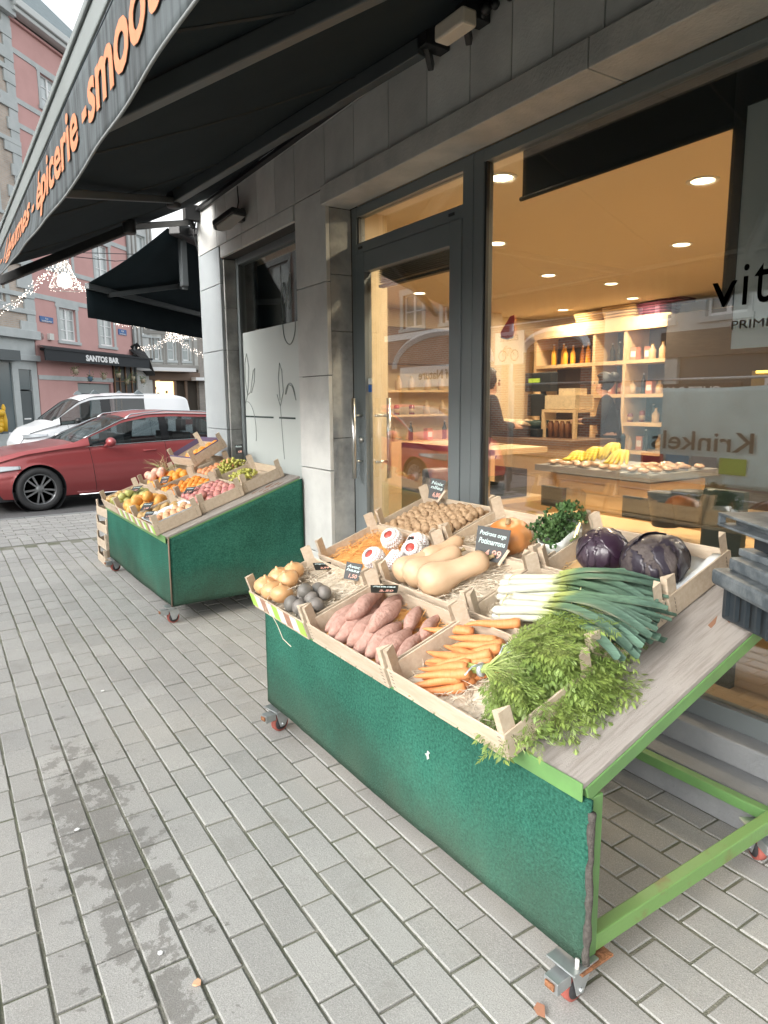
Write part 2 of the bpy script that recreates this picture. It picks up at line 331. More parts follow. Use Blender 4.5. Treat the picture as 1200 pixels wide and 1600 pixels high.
# aluminium frames (one ladder of profiles, each proud of the next)
fr = MB()
fr.box(XI, 4.235, .15, XI + .07, 4.30, 2.834)             # hinge jamb
fr.box(XI, 2.93, .15, XI + .07, 3.10, 2.834)              # big mullion
fr.box(XI - .004, 3.008, .15, XI, 3.014, 2.834)
fr.box(XI + .002, -1.5, 2.77, XI + .068, 4.235, 2.834)    # head
fr.box(XI + .002, 3.10, 2.53, XI + .068, 4.235, 2.60)     # transom
fr.box(XI + .002, -1.5, .25, XI + .068, 2.93, .33)        # sill profile
fr.build('window_frame', alu, shop, bevel=.004)
tp = MB(); tp.box(XI + .03, 3.10, 2.60, XI + .04, 4.235, 2.77); tp.build('transom_pane', shopglass, shop)
sp_ = MB(); sp_.box(XI + .03, -1.5, .33, XI + .04, 2.93, 2.77); sp_.build('shop_window_pane', shopglass, shop)
fb = MB(); fb.box(XI + .01, 2.915, .33, XI + .03, 2.93, 2.77); fb.build('glazing_gasket', black, shop); fb = MB(); fb.box(XI + .01, 4.22, 2.6, XI + .03, 4.235, 2.77); fb.build('glazing_gasket', black, shop)
# door leaf
dr = MB(); X0 = XI - .008
dr.box(X0, 4.13, .17, X0 + .06, 4.232, 2.528); dr.box(X0, 3.103, .17, X0 + .06, 3.205, 2.528); dr.box(X0 + .001, 3.205, 2.40, X0 + .059, 4.13, 2.527); dr.box(X0 + .001, 3.205, .17, X0 + .059, 4.13, .30)
door = dr.build('door', alu, shop, bevel=.004)
dp = MB(); dp.box(X0 + .025, 3.205, .30, X0 + .035, 4.13, 2.40); dp.build('door_pane', shopglass, door)
hd = MB()
for xx in (X0 - .07, X0 + .14):
    hd.tube([(xx, 4.175 if xx < X0 else 4.05, 1.0), (xx, 4.175 if xx < X0 else 4.05, 1.56)], .016, 12)
for z in (1.12, 1.44): hd.tube([(X0 - .07, 4.175, z), (X0, 4.175, z)], .009, 8); hd.tube([(X0 + .03, 4.05, z), (X0 + .14, 4.05, z)], .009, 8)
hd.build('door_handle', steel, door)
lk = MB(); lk.lathe([(.018, 0), (.018, .02), (.012, .024)], 14, T(X0, 4.175, 1.27) @ RY(-pi / 2)); lk.build('lock_cylinder', steel, door)
stk = MB(); stk.box(X0 + .022, 4.085, 1.60, X0 + .0235, 4.125, 1.65, mat=0); stk.box(X0 + .022, 4.085, 1.655, X0 + .0235, 4.125, 1.695, mat=1)
stk.build('door_sticker', [M('blue_sticker', (.02, .10, .35), .4), M('white_sticker', (.6, .62, .6), .4)], door)
vn = MB()
for y_, z_ in ((4.19, 2.565), (3.2, 2.565)): vn.box(XI - .004, y_ - .03, z_ - .008, XI, y_ + .02, z_ + .008)
vn.build('frame_vent', black, shop)
# frosted window
fz = MB(); fz.box(2.47, 4.77, .70, 2.54, 4.83, 2.84); fz.box(2.47, 6.27, .70, 2.54, 6.33, 2.84); fz.box(2.472, 4.83, 2.78, 2.538, 6.27, 2.84); fz.box(2.472, 4.83, .70, 2.538, 6.27, .76)
fwn = fz.build('side_window', alu, shop, bevel=.004)
fp = MB(); fp.box(2.495, 4.83, .76, 2.503, 6.27, 2.78); fp.build('pane', glass('side_glass', (.9, .93, .92), .10), fwn)
ff = MB(); ff.box(2.4905, 4.84, .77, 2.4935, 6.262, 2.17)
ff.build('frosted_film', M('frosted_film', (.50, .54, .52), .35, spec=.35), fwn)
ol = MB()
def outline(pts, w=.004):
    P = [(2.489, y, z) for y, z in pts]; ol.tube(P, w, 4)
def arc(cy, cz, ry, rz, a0, a1, n=16): return [(cy + ry * cos(radians(a0 + (a1 - a0) * i / n)), cz + rz * sin(radians(a0 + (a1 - a0) * i / n))) for i in range(n + 1)]
outline(arc(6.22, 1.27, .20, .27, 200, 110 + 360 - 360 - 20, 18)); outline([(6.26, 1.52), (6.2, 1.60), (6.12, 1.63), (6.08, 1.72), (6.04, 1.82), (6.0, 1.84), (6.02, 1.72), (6.1, 1.62)])
outline([(6.2, 1.60), (6.24, 1.75), (6.23, 1.9), (6.18, 1.98), (6.14, 1.85), (6.17, 1.68), (6.2, 1.6)], .005)
outline([(5.42, 1.05), (5.45, 1.3), (5.47, 1.5), (5.53, 1.6)]); outline([(5.47, 1.5), (5.40, 1.62), (5.42, 1.8), (5.46, 1.86), (5.49, 1.74), (5.47, 1.55)], .005)
outline(arc(5.27, 1.55, .1, .14, 170, 20, 10)); outline([(5.35, 1.6), (5.3, 1.68), (5.22, 1.66), (5.16, 1.55)], .005)
outline(arc(5.25, 2.17, .12, .17, 180, 360, 14), .006); outline([(5.36, 2.2), (5.38, 2.4), (5.33, 2.5), (5.28, 2.38), (5.31, 2.3), (5.24, 2.5), (5.2, 2.55), (5.2, 2.4), (5.26, 2.28)], .004)
ol.build('fruit_outline', M('line_decal', (.20, .23, .22), .3), fwn)
sl = MB(); sl.box(2.487, 5.62, 1.395, 2.489, 6.26, 1.41); sl.box(2.487, 5.18, 1.395, 2.489, 5.5, 1.41); sl.build('clear_strip', M('strip_dark', (.05, .07, .065), .15), fwn)
# cut lettering on the big pane
ltk = M('black_vinyl', (.008, .008, .009), .4)
vt = MB()
def on_glass(s_, y0, z0, w_, h_, mb, x=XI + .024, bold=0):
    vs, fs = fitted(s_, w_, h_, .001, bold); mb.add([(x, y0 - a, z0 + b) for a, b, c in vs], [f[::-1] for f in fs])
on_glass('v', 1.618, 1.885, .10, .093, vt, bold=.0); on_glass('i', 1.497, 1.885, .021, .145, vt); on_glass('t', 1.455, 1.885, .06, .14, vt)
vt.build('window_lettering', ltk, shop)
vo = MB(); on_glass('PRIME', 1.53, 1.80, .155, .03, vo, x=XI + .0245); vo.build('small_lettering', M('orange_vinyl', (.95, .62, .36), .5), shop)
# roof end, upper windows omitted by the awning; interior shell
fl = MB(); fl.ext([(2.621, -2), (10, -2), (10, 8.9), (4.75, 8.9), (2.73, 6.88), (2.621, 6.88)], .12, .2); fl.build('shop_floor', M('oak_floor', (.50, .36, .21), .5, .6, 4, (.38, .26, .14), stretch=(1, 6, 1)), shop)
ce = MB(); ce.ext([(2.601, -2), (10, -2), (10, 8.9), (4.75, 8.9), (2.73, 6.88), (2.601, 6.88)], 2.85, 2.95)
ce.build('ceiling', M('ceiling_paint', (.72, .62, .48), .8), shop)
iw = MB(); iw.box(9.0, -2, .2, 9.1, 8.9, 2.85); iw.box(2.6, -2.1, .2, 9.1, -2.0, 2.85)
iw.box(5.0, 8.6, .2, 9.0, 8.7, 2.85); iw.box(2.62, 4.36, .2, 2.86, 4.44, 2.85); iw.box(2.62, 4.78, .2, 2.66, 6.4, .7); iw.box(2.62, 6.4, .2, 2.70, 6.80, 2.85); iw.box(4.8, 8.6, .2, 5, 8.7, 2.85)
iw.build('inner_wall', creamw, shop)
iw = MB(); iw.box(2.80, 4.60, .2, 2.84, 6.6, 2.85); iw.build('added_dark_screen', M('screen_brown', (.045, .035, .028), .7), shop)  # added dark screen, darkens the view through the frosted window
bd_ = MB(); bd_.box(8.2, 1.6, .2, 8.25, 5.8, 2.62); bd_.box(8.25, 1.6, .2, 9.0, 1.65, 2.62); bd_.build('dark_backdrop', M('backdrop_brown', (.05, .035, .025), .8), shop)  # added dark panel, holds the interior dark so the mirrored street shows
ip = MB(); ip.box(2.70, .75, .2, 2.95, 1.34, 2.85); ip.box(7.2, 8.2, .2, 7.5, 8.6, 2.85); ip.build('inner_pillar', M('pillar_cream', (.66, .56, .42), .7), shop)
bd = MB(); bd.box(2.66, 1.635, 2.575, 2.668, 2.775, 2.815); bd.tube([(2.664, 1.635, 2.57), (2.664, 2.79, 2.57)], .012, 8)
tag(bd.build('roller_blind', M('blind_black', (.006, .008, .008), .9)), 'black roller blind half lowered behind the top of the big shop window', 'blind')
pn = MB(); pn.box(2.66, .3, 1.735, 2.67, 1.59, 2.62); pp = pn.build('backing_sheet', M('panel_grey', (.80, .84, .82), .35, .3, 1, (.68, .74, .74)))
tag(pp, 'pale grey hanging sheet behind the letters at the right of the shop window', 'panel')
pn = MB(); pn.box(2.655, 1.59, 1.90, 2.675, 1.64, 2.845); pn.box(2.65, .3, 2.62, 2.68, 1.59, 2.845); pn.build('panel_frame', black, pp)
vb = MB()
for k in range(9): vb.box(2.62, 3.24, 2.33 + k * .012, 2.66, 4.1, 2.334 + k * .012, T(0, 0, 0))
vb.box(2.62, 3.24, 2.30, 2.66, 4.1, 2.318); vb.tube([(2.64, 3.35, 2.3), (2.64, 3.34, 2.22)], .003, 4)
tag(vb.build('slatted_blind', M('blind_dark', (.04, .038, .03), .5)), 'dark venetian blind pulled up inside the glass door', 'blind')
# ceiling lights
ringm = M('lamp_diffuser', (1, .9, .7), .5, emit=(1, .80, .50), es=5)
def ceil_light(i, x, y, on, lab):
    t = thing('ceiling_light', lab, 'ceiling light', 'recessed lights in the shop ceiling', T(x, y, 2.85))
    a = MB(); a.lathe([(.095, 0), (.095, -.006), (.075, -.006), (.07, .0)], 28); a.build('trim_ring', frame_w, t)
    b = MB(); b.lathe([(.068, -.004), (.0, -.0045)], 24); b.build('diffuser', ringm if on else M('lamp_reflector', (.55, .45, .3), .3, metal=.6), t)
    if on:
        l = bpy.data.lights.new('lamp', 'AREA'); l.shape = 'DISK'; l.size = .13; l.energy = 19; l.color = (1, .81, .56)
        o = bpy.data.objects.new('lamp', l); COL.objects.link(o); o.parent = t; o.location = (0, 0, -.012)
for i, (x, y, lab) in enumerate([(2.97, 3.28, 'recessed ceiling light just inside the door beside the blind end'), (4.06, 2.68, 'large recessed ceiling light nearest the hanging panel'), (4.14, 4.62, 'recessed ceiling light low beside the door mullion'), (5.55, 3.83, 'recessed ceiling light right of centre in the second row'), (5.67, 5.49, 'small recessed ceiling light in the middle left'), (6.71, 5.51, 'small recessed ceiling light in the middle of the ceiling'), (7.93, 6.15, 'glowing ceiling light nearest the shelf baskets'), (8.03, 7.46, 'glowing ceiling light farthest back left'), (3.9, .8, 'recessed ceiling light behind the grey panel'), (5.6, 1.4, 'recessed ceiling light at the far right of the shop'), (5.2, 7.2, 'ceiling light seen through the glass door')]):
    ceil_light(i, x, y, True, lab)
# ---------------------------------------------------------------- our awning
aw = thing('shop_awning', 'black folding-arm awning with orange lettering on its grey valance over the produce stands', 'awning')
ZW, SL = 3.40, .48
YN = -1.2
def awz(x): return ZW - SL * (2.33 - x)
fa = MB()
def fabf(u, v):
    x = .45 + (2.30 - .45) * u; yf = 5.93 + (6.5 - 5.93) * u; y = YN + (yf - YN) * v
    sag = .035 * sin(pi * u) * (1 if v > 0 else 1); return (x, y, awz(x) - sag + .004 * sin(v * 40))
fa.grid(14, 40, fabf); fa.build('fabric', awn, aw, solid=.003)
bar = MB(); bar.box(.445, YN, 2.505, .52, 5.95, 2.592); bar.box(.435, YN, 2.575, .445, 5.95, 2.60)
sm2 = MB()
for yy_ in (-.2, .95, 2.1, 3.25, 4.4, 5.5):
    sm2 = MB(); sm2.tube([(x_, yy_ + (x_ - .45) * .1, awz(x_) - .035 * sin(pi * (x_ - .45) / 1.85) - .005) for x_ in [.5 + k * .09 for k in range(20)]], .006, 4); sm2.build('fabric_seam', M('seam_black', (.016, .02, .022), .8), aw)
bar.build('front_bar', M('awning_bar_grey', (.16, .18, .18), .6, .5, 3, (.12, .135, .135), spec=.3), aw, bevel=.008)
def vtop(y): return (.452, 2.503)
def vlean(y):       # outward swing of the hanging valance, growing towards its free far end
    t = max(0, min(1, (y - 2.0) / 3.3)); return .11 * t ** 1.5 + .003 * sin(y * 4.1) + .001 * sin(y * 13)
VH = .26
def vpt(y, s, off=0):   # s = 0 top .. 1 bottom
    h = VH + .002 * sin(y * 7.5); a = vlean(y) * s * s + .002 * sin(y * 9 + 1) * s; z = 2.503 - s * h * (1 - .5 * (vlean(y) / VH) ** 2)
    return (.452 - a - off, y, z)
va = MB(); va.grid(10, 160, lambda u, v: vpt(YN + (5.95 - YN) * v, u))
def valance_mat():
    m = M('valance_fabric', (.062, .076, .082), .8, 1, 3.2, (.012, .016, .018), .1, 300, stretch=(1, 9, .6), lo=.38, hi=.62)
    return m
va.build('valance', valance_mat(), aw, solid=.002)
hem = MB(); hem.tube([vpt(YN + (5.95 - YN) * k / 160, 1) for k in range(161)], .004, 5); hem.build('hem', M('hem_grey', (.15, .16, .16), .8), aw)
org = M('orange_lettering', (.42, .165, .08), .7, .5, 30, (.34, .13, .06))
def on_valance(s_, y0, wd, s_base, xh, full=None):
    lt = MB(); vs, fs = textdata(s_, 1, .0, bold=.022); xs = [p[0] for p in vs]; x0, x1 = min(xs), max(xs)
    k = xh / .53   # x-height of the font at size 1 is about .53
    # subdivide by clipping is unneeded: letters are small against the fabric's waves
    lt.add([vpt(y0 - (p[0] - x0) / (x1 - x0) * wd, (s_base - p[1] * k), .006) for p in vs], [f[::-1] for f in fs]); lt.build('lettering', org, aw, solid=.0015)
on_valance('légumes', 4.62, 1.10, .66, .40); on_valance('-', 3.44, .06, .70, .40); on_valance('épicerie', 3.31, .93, .68, .42); on_valance('-', 2.30, .07, .70, .42)
on_valance('smoothies', 2.20, 1.16, .70, .44); on_valance('- fruits', .9, .9, .7, .42); on_valance('fruits -', 5.75, .95, .66, .4)
# arms: built where they fold, just under the fabric
def arm(p, q, name, w=.05, h=.07, m=awnframe):
    b = MB(); b.beam(p, q, w, h); return b.build(name, m, aw, bevel=.006)
arm((.52, 2.68, 2.47), (1.75, 1.60, 3.03), 'arm'); arm((1.75, 1.60, 3.03), (2.24, 0, 3.28), 'arm', .06, .08)
arm((.56, 3.55, 2.48), (1.54, 5.05, 2.93), 'arm', .035, .04); arm((1.54, 5.05, 2.94), (2.2, 3.03, 3.27), 'arm', .06, .08)
arm((2.28, 6.95, 3.27), (1.37, 5.63, 2.85), 'arm', .05, .05, black); arm((1.37, 5.63, 2.84), (.50, 6.05, 2.445), 'arm', .045, .065, black)
for e in ((1.54, 5.05, 2.93), (1.37, 5.63, 2.85), (1.75, 1.6, 3.03)):
    b = MB(); b.lathe([(.045, -.05), (.05, -.04), (.05, .04), (.045, .05)], 16, T(*e)); b.build('elbow_joint', black, aw)
cs = MB(); cs.tube([(2.24, YN, 3.43), (2.24, 6.75, 3.43)], .05, 14); cs.box(2.28, YN, 3.345, 2.325, 6.8, 3.37); cs.build('roller_tube', black, aw)
for y in (6.85, 3.0, 2.7, 1.75, 1.45, .2):
    br = MB(); br.box(2.18, y - .04, 3.26, 2.326, y + .04, 3.40); br.beam((2.2, y, 3.3), (2.3, y + .08, 3.22), .03, .05); br.build('wall_bracket', black, aw, bevel=.004)
br = MB()
for k in range(26):
    y = 1.35 + k * .055 + R_(-.01, .01); br.ball(R_(.018, .035), 7, 5, T(2.27 + R_(-.03, .03), y, 3.30 + R_(-.03, .02)))
br.build('bracket_fittings', black, aw)
mt_ = MB(); mt_.box(2.03, 2.50, 3.12, 2.11, 2.70, 3.19); mt_.M = Matrix()
tag(mt_.build('awning_motor', M('beige_plastic', (.62, .56, .47), .5), bevel=.01), 'beige motor box hanging at the awning wall bracket above the door', 'motor')
fl_ = thing('flood_light', 'black tilted floodlight fixed on the stone band above the frosted window', 'floodlight', None, T(2.19, 5.72, 3.02))
b = MB(); b.ext([(-.16, -.07), (.10, -.09), (.16, -.04), (.16, .04), (.10, .09), (-.16, .07)], -.02, .03, RZ(radians(106)) @ RY(radians(16))); b.build('lamp_housing', black, fl_, bevel=.012)
b = MB(); b.ext([(-.14, -.055), (.08, -.07), (.13, -.03), (.13, .03), (.08, .07), (-.14, .055)], -.028, -.021, RZ(radians(106)) @ RY(radians(16))); b.build('lamp_glass', M('lamp_glass', (.30, .29, .27), .3), fl_)
b = MB(); b.tube([(0, .0, .03), (.08, .0, .06), (.13, 0, .05)], .014, 6); b.box(.10, -.04, .0, .129, .04, .1); b.build('lamp_bracket', black, fl_)
fl2 = copy_tree(fl_, None, T(2.19, 1.55, 3.08)); fl2['label'] = 'floodlight at the top edge above the big shop window'
cbl = MB(); cbl.tube([(2.318, 5.82, 3.33), (2.315, 5.80, 3.2), (2.316, 5.86, 3.1), (2.31, 5.95, 3.06)], .006, 5); cbl.tube([(2.315, 6.9, 3.3), (2.29, 6.93, 3.15), (2.315, 6.9, 3.0)], .007, 5)
tag(cbl.build('cable', black), 'thin black cable looping down the stone slabs beside the floodlight', 'cable')
# ---------------------------------------------------------------- neighbour awning on the chamfered corner
A2 = thing('corner_awning', 'plain black awning jutting from the chamfered corner behind the stone column', 'awning')
F0 = V((1.41, 7.65, 2.72)); W0 = V((2.06, 7.0, 3.20)); dd = V((.7071, .7071, 0)); L2 = 3.6
b = MB(); b.grid(8, 10, lambda u, v: tuple(F0.lerp(W0, u) + dd * (L2 * v) - V((0, 0, .03 * sin(pi * u))))); b.build('fabric', awn, A2, solid=.003)
b = MB(); b.grid(2, 24, lambda u, v: tuple(F0 + dd * (L2 * v) + V((-.01, .01, -.02 - .31 * u + .004 * sin(v * 30))))); b.build('valance', awn, A2, solid=.002)
b = MB(); b.beam(F0 + V((0, 0, -.02)), F0 + dd * L2 + V((0, 0, -.02)), .05, .06); b.build('front_bar', awnframe, A2, bevel=.006)
b = MB(); b.beam(F0 + dd * .35 + V((0, 0, -.06)), F0.lerp(W0, .45) + dd * 1.15 + V((0, 0, -.08)), .045, .05); b.build('arm', awnframe, A2, bevel=.005)
b = MB(); b.beam(F0.lerp(W0, .45) + dd * 1.15 + V((0, 0, -.08)), W0 + dd * .3 + V((0, 0, -.5)), .05, .06)
b.beam(W0 + dd * .28 + V((0, 0, .02)), W0 + dd * .28 + V((0, 0, -.5)), .06, .10); b.build('arm', awnframe, A2, bevel=.005)
b = MB(); b.beam(W0 + V((.05, -.05, 0)), W0 + dd * L2 + V((.05, -.05, 0)), .12, .12); b.build('roller_box', black, A2, bevel=.01)
b = MB(); b.beam(W0 + dd * .2 + V((.05, -.05, 0)), W0 + dd * .2 + V((.3, -.3, 0)), .06, .06); b.beam(W0 + dd * 3 + V((.05, -.05, 0)), W0 + dd * 3 + V((.3, -.3, 0)), .06, .06); b.build('wall_bracket', black, A2)
# ---------------------------------------------------------------- produce stands
def turf_mat():
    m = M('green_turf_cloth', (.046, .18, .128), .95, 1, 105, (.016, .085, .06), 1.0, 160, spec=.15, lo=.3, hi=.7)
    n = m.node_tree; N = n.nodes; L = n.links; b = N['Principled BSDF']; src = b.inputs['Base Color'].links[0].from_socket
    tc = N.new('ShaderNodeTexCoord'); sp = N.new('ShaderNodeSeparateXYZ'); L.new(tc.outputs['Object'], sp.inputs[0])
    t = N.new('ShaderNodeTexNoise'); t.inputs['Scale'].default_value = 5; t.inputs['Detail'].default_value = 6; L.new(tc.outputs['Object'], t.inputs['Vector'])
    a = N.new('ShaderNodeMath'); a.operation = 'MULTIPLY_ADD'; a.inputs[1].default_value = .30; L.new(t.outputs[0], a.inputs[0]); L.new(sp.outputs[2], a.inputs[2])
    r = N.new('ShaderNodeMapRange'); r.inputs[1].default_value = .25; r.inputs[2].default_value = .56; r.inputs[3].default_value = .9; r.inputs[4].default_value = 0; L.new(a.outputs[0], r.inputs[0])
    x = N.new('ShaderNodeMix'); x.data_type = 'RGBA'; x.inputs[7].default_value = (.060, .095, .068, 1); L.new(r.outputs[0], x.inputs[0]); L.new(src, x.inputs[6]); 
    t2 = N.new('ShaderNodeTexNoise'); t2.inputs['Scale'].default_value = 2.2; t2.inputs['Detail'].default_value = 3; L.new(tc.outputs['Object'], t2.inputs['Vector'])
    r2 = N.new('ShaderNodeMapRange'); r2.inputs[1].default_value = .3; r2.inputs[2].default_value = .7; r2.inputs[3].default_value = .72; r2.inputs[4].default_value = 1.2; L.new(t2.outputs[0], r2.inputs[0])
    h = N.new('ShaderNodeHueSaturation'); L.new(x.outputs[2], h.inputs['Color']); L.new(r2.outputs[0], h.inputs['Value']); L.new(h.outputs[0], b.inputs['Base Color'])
    return m
turf = turf_mat()
gpaint = M('light_green_paint', (.125, .27, .085), .45, .8, 9, (.10, .20, .07), .05, 90)
gworn = M('worn_green_paint', (.16, .30, .09), .45, .9, 12, (.19, .15, .06), .1, 90, lo=.55, hi=.75)
ply = M('worn_plywood', (.31, .285, .26), .75, 1, 3.0, (.19, .165, .145), .35, 30, stretch=(2.2, 26, 1), det=10, lo=.46, hi=.78)
rust = M('rust', (.30, .13, .06), .9, .8, 40, (.12, .06, .03), .5, 120)
zinc = M('zinc_plated', (.50, .53, .54), .38, .5, 20, (.32, .34, .34), metal=.75)
rubber = M('dark_rubber', (.03, .03, .033), .7)
redr = M('red_tyre', (.33, .09, .07), .7)
SLP = atan2(.34, 1.0)
def caster(parent, x, y, rot):
    c = MB(); c.box(-.05, -.045, .118, .05, .045, .124); c.lathe([(.03, .100), (.03, .118)], 16)
    for s in (-.024, .024): c.ext([(-.03, .10), (.035, .105), (.045, .075), (.018, .028), (-.008, .028)], s - .002, s + .002, RX(pi / 2) @ Matrix(((1, 0, 0, 0), (0, 1, 0, 0), (0, 0, 1, 0), (0, 0, 0, 1))))
    c.box(-.03, -.026, .096, .03, .026, .102); c.box(-.085, -.022, .070, -.03, .022, .104)
    c.tube([(.005, -.032, .042), (.005, .032, .042)], .007, 8)
    o = c.build('caster', zinc, parent, bevel=.0015); o.matrix_local = T(x, y, 0) @ RZ(rot)
    wM = T(.005, 0, .042) @ RX(pi / 2)
    wl = MB(); wl.lathe([(.034, -.014), (.0415, -.012), (.0425, 0), (.0415, .012), (.034, .014)], 22, wM, 0); wl.lathe([(.033, -.0145), (.033, .0145)], 22, wM, 1); wl.lathe([(.012, -.018), (.012, .018)], 12, wM, 1)
    wl.build('wheel', [redr, rubber], o)
    p = MB(); p.box(-.091, -.014, .080, -.086, .014, .098); p.build('brake_pedal', rust, o)
def stand(lab, x0, y0, y1, closed, rot=0):
    L = y1 - y0; D = 1.03; H = .62
    t = thing('produce_stand', lab, 'market stand', 'wheeled green produce stands', T(x0, y0, 0) @ RZ(rot))
    # plywood top laid on the sloping frame
    tp = MB(); Mt = T(0, 0, H) @ RY(-SLP); W = D / cos(SLP)
    tp.box(.001, .003, -.010, W + .01, L - .003, .004, Mt); tp.build('tabletop', ply, t, bevel=.0015)
    ch = MB()
    random.seed(3)
    for k in range(9): # chipped veneer along the edge
        u = .72 + R_(0, .22); v = .02 + R_(0, .10); ch.ext([(u, v), (u + R_(.02, .05), v + R_(.0, .01)), (u + R_(.03, .07), v + .02), (u + .01, v + R_(.012, .02))], .0042, .0052, Mt)
    ch.build('veneer_chip', M('bare_veneer', (.24, .12, .07), .85), t)
    fr = MB(); fr.box(-.006, 0, H - .040, -.001, L, H + .009); fr.build('front_rail', gpaint, t, bevel=.004)
    p = 0.04
    for y in (0, L - p): sr = MB(); sr.box(.006, y, -.050, W, y + p, -.011, Mt); sr.build('side_rail', gpaint, t, bevel=.003)
    for y in (0, L - p):
        a = MB(); a.box(.030, y, .125, .076, y + p, H - .040); a.build('leg', gpaint, t, bevel=.004)
        a = MB(); a.box(D - .04, y, .125, D, y + p, H + D * .34 - .075); a.build('leg', gpaint, t, bevel=.004)
    for y in (0, L - p):
        a = MB(); a.box(.0755, y + .001, .13, D - .041, y + p - .001, .18); a.build('lower_rail', gworn, t, bevel=.004)
    a = MB(); a.box(D - .039, p, .13, D - .001, L - p, .17); a.build('back_rail', gpaint, t, bevel=.004)
    for x, y, r in ((.02, .03, .05), (.03, L - .05, .2), (D - .06, .05, 1), (D - .06, L - .05, 2)):
        caster(t, x, y, r + pi * 0)
    f = MB()
    def fp_(u, v): y = -.012 + (L + .024) * u; z = .135 + (H - .172) * v; return (.016 + .012 * sin(u * 4) * (1 - v) * .5 + .010 * noise.noise(V((y * 2.6, z * 1.6, 1))) * (1 - v * .8) + .002 * noise.noise(V((y * 14, z * 3, 1))), y, z - (1 - v) * .02 * sin(pi * u) + .006 * noise.noise(V((y * 3, 0, 5))) * (1 - v))
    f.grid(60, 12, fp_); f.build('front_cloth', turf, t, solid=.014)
    if closed:
        for y in (-.008, L + .008):
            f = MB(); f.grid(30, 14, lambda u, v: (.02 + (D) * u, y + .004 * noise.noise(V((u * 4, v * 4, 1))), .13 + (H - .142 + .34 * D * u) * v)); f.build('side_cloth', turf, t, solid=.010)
        e = MB(); e.tube([(.010, -.016, .13), (.009, -.018, .4), (.012, -.016, H + .005)], .006, 6); e.build('cloth_edge', M('jute_edge', (.20, .15, .11), .9), t)
    else:
        random.seed(41); e = MB(); e.tube([(.016 + R_(-.002, .002), -.016 + R_(-.002, .002), .137 + k * .0245) for k in range(18)], [.009 + R_(-.002, .003) for k in range(18)], 7); e.build('cloth_edge', M('frayed_edge', (.10, .09, .08), .95, .8, 60, bump=.8, bs=200), t)
        bl = MB(); bl.tube([(.05, .02, .12), (.05, .02, .14)], .007, 6); bl.tube([(.10, .02, .12), (.10, .02, .15)], .007, 6); bl.box(.0, -.02, .110, .12, .07, .117); bl.build('bolt_plate', rust, t)
        bt = MB(); bt.tube([(.0, -.002, .115), (.0, -.002, .15)], .006, 6); bt.build('bolt', M('white_bolt', (.6, .6, .55), .5), t)
        sm_ = MB(); sm_.ext([(0, 0), (.012, .004), (.02, -.004), (.024, .008), (.012, .012), (.008, .022), (.003, .012), (-.008, .01)], 0, .002, T(.006, .62, .41) @ RY(-pi / 2)); sm_.build('lint_speck', M('lint', (.5, .55, .5), .9), t)
    return t
S1 = stand('long green wheeled stand with open near end in the foreground', 1.235, 1.03, 2.90, False, radians(.9))
S2 = stand('farther green wheeled stand fully covered in turf cloth', 1.262, 4.73, 6.62, True, radians(.6))
def top_frame(s): return s.matrix_world @ T(0, 0, .62) @ RY(-SLP) @ T(0, 0, .004)
bpy.context.view_layer.update()
F1, F2 = top_frame(S1), top_frame(S2)
def onTop(px, py, h, F): return atP(px, py, F @ V((0, 0, h)), (F.to_3x3() @ V((0, 0, 1))))
def loc(px, py, h, F): p = F.inverted() @ onTop(px, py, h, F); return p
# ---------------------------------------------------------------- wooden crates
CL, CD, CHh = .545, .352, .082
cr = {}
def side_mesh():
    t_ = .006
    for nm, bx in (('front_board', [(-CD / 2, -CL / 2, .012, -CD / 2 + t_, CL / 2, CHh)]), ('back_board', [(CD / 2 - t_, -CL / 2, .012, CD / 2, CL / 2, CHh)]),
                   ('end_board', [(-CD / 2 + t_, -CL / 2, .008, CD / 2 - t_, -CL / 2 + t_, CHh + .004)]), ('end_board2', [(-CD / 2 + t_, CL / 2 - t_, .008, CD / 2 - t_, CL / 2, CHh + .004)]),
                   ('base_board', [(-CD / 2, -CL / 2 + k * (CL / 5) + .004, .002, CD / 2, -CL / 2 + (k + 1) * (CL / 5) - .004, .007) for k in range(5)])):
        b = MB(); [b.box(*q) for q in bx]
        if nm in ('front_board', 'back_board', 'end_board', 'end_board2'):
            s_ = b
        cr[nm] = b.mesh(nm.rstrip('2'), [wood, M('staple', (.12, .10, .09), .5)])
    for sx in (-1, 1):
        for sy in (-1, 1):
            b = MB(); x = sx * (CD / 2 - t_ - .0005); y = sy * (CL / 2 - t_ - .0005)
            # triangular corner block seen as a slat: tall along the short side
            b.ext([(x, y), (x - sx * .042, y), (x, y - sy * .024)], .006, .150)
            cr[('corner_post', sx, sy)] = b.mesh('corner_post', wood)
side_mesh()
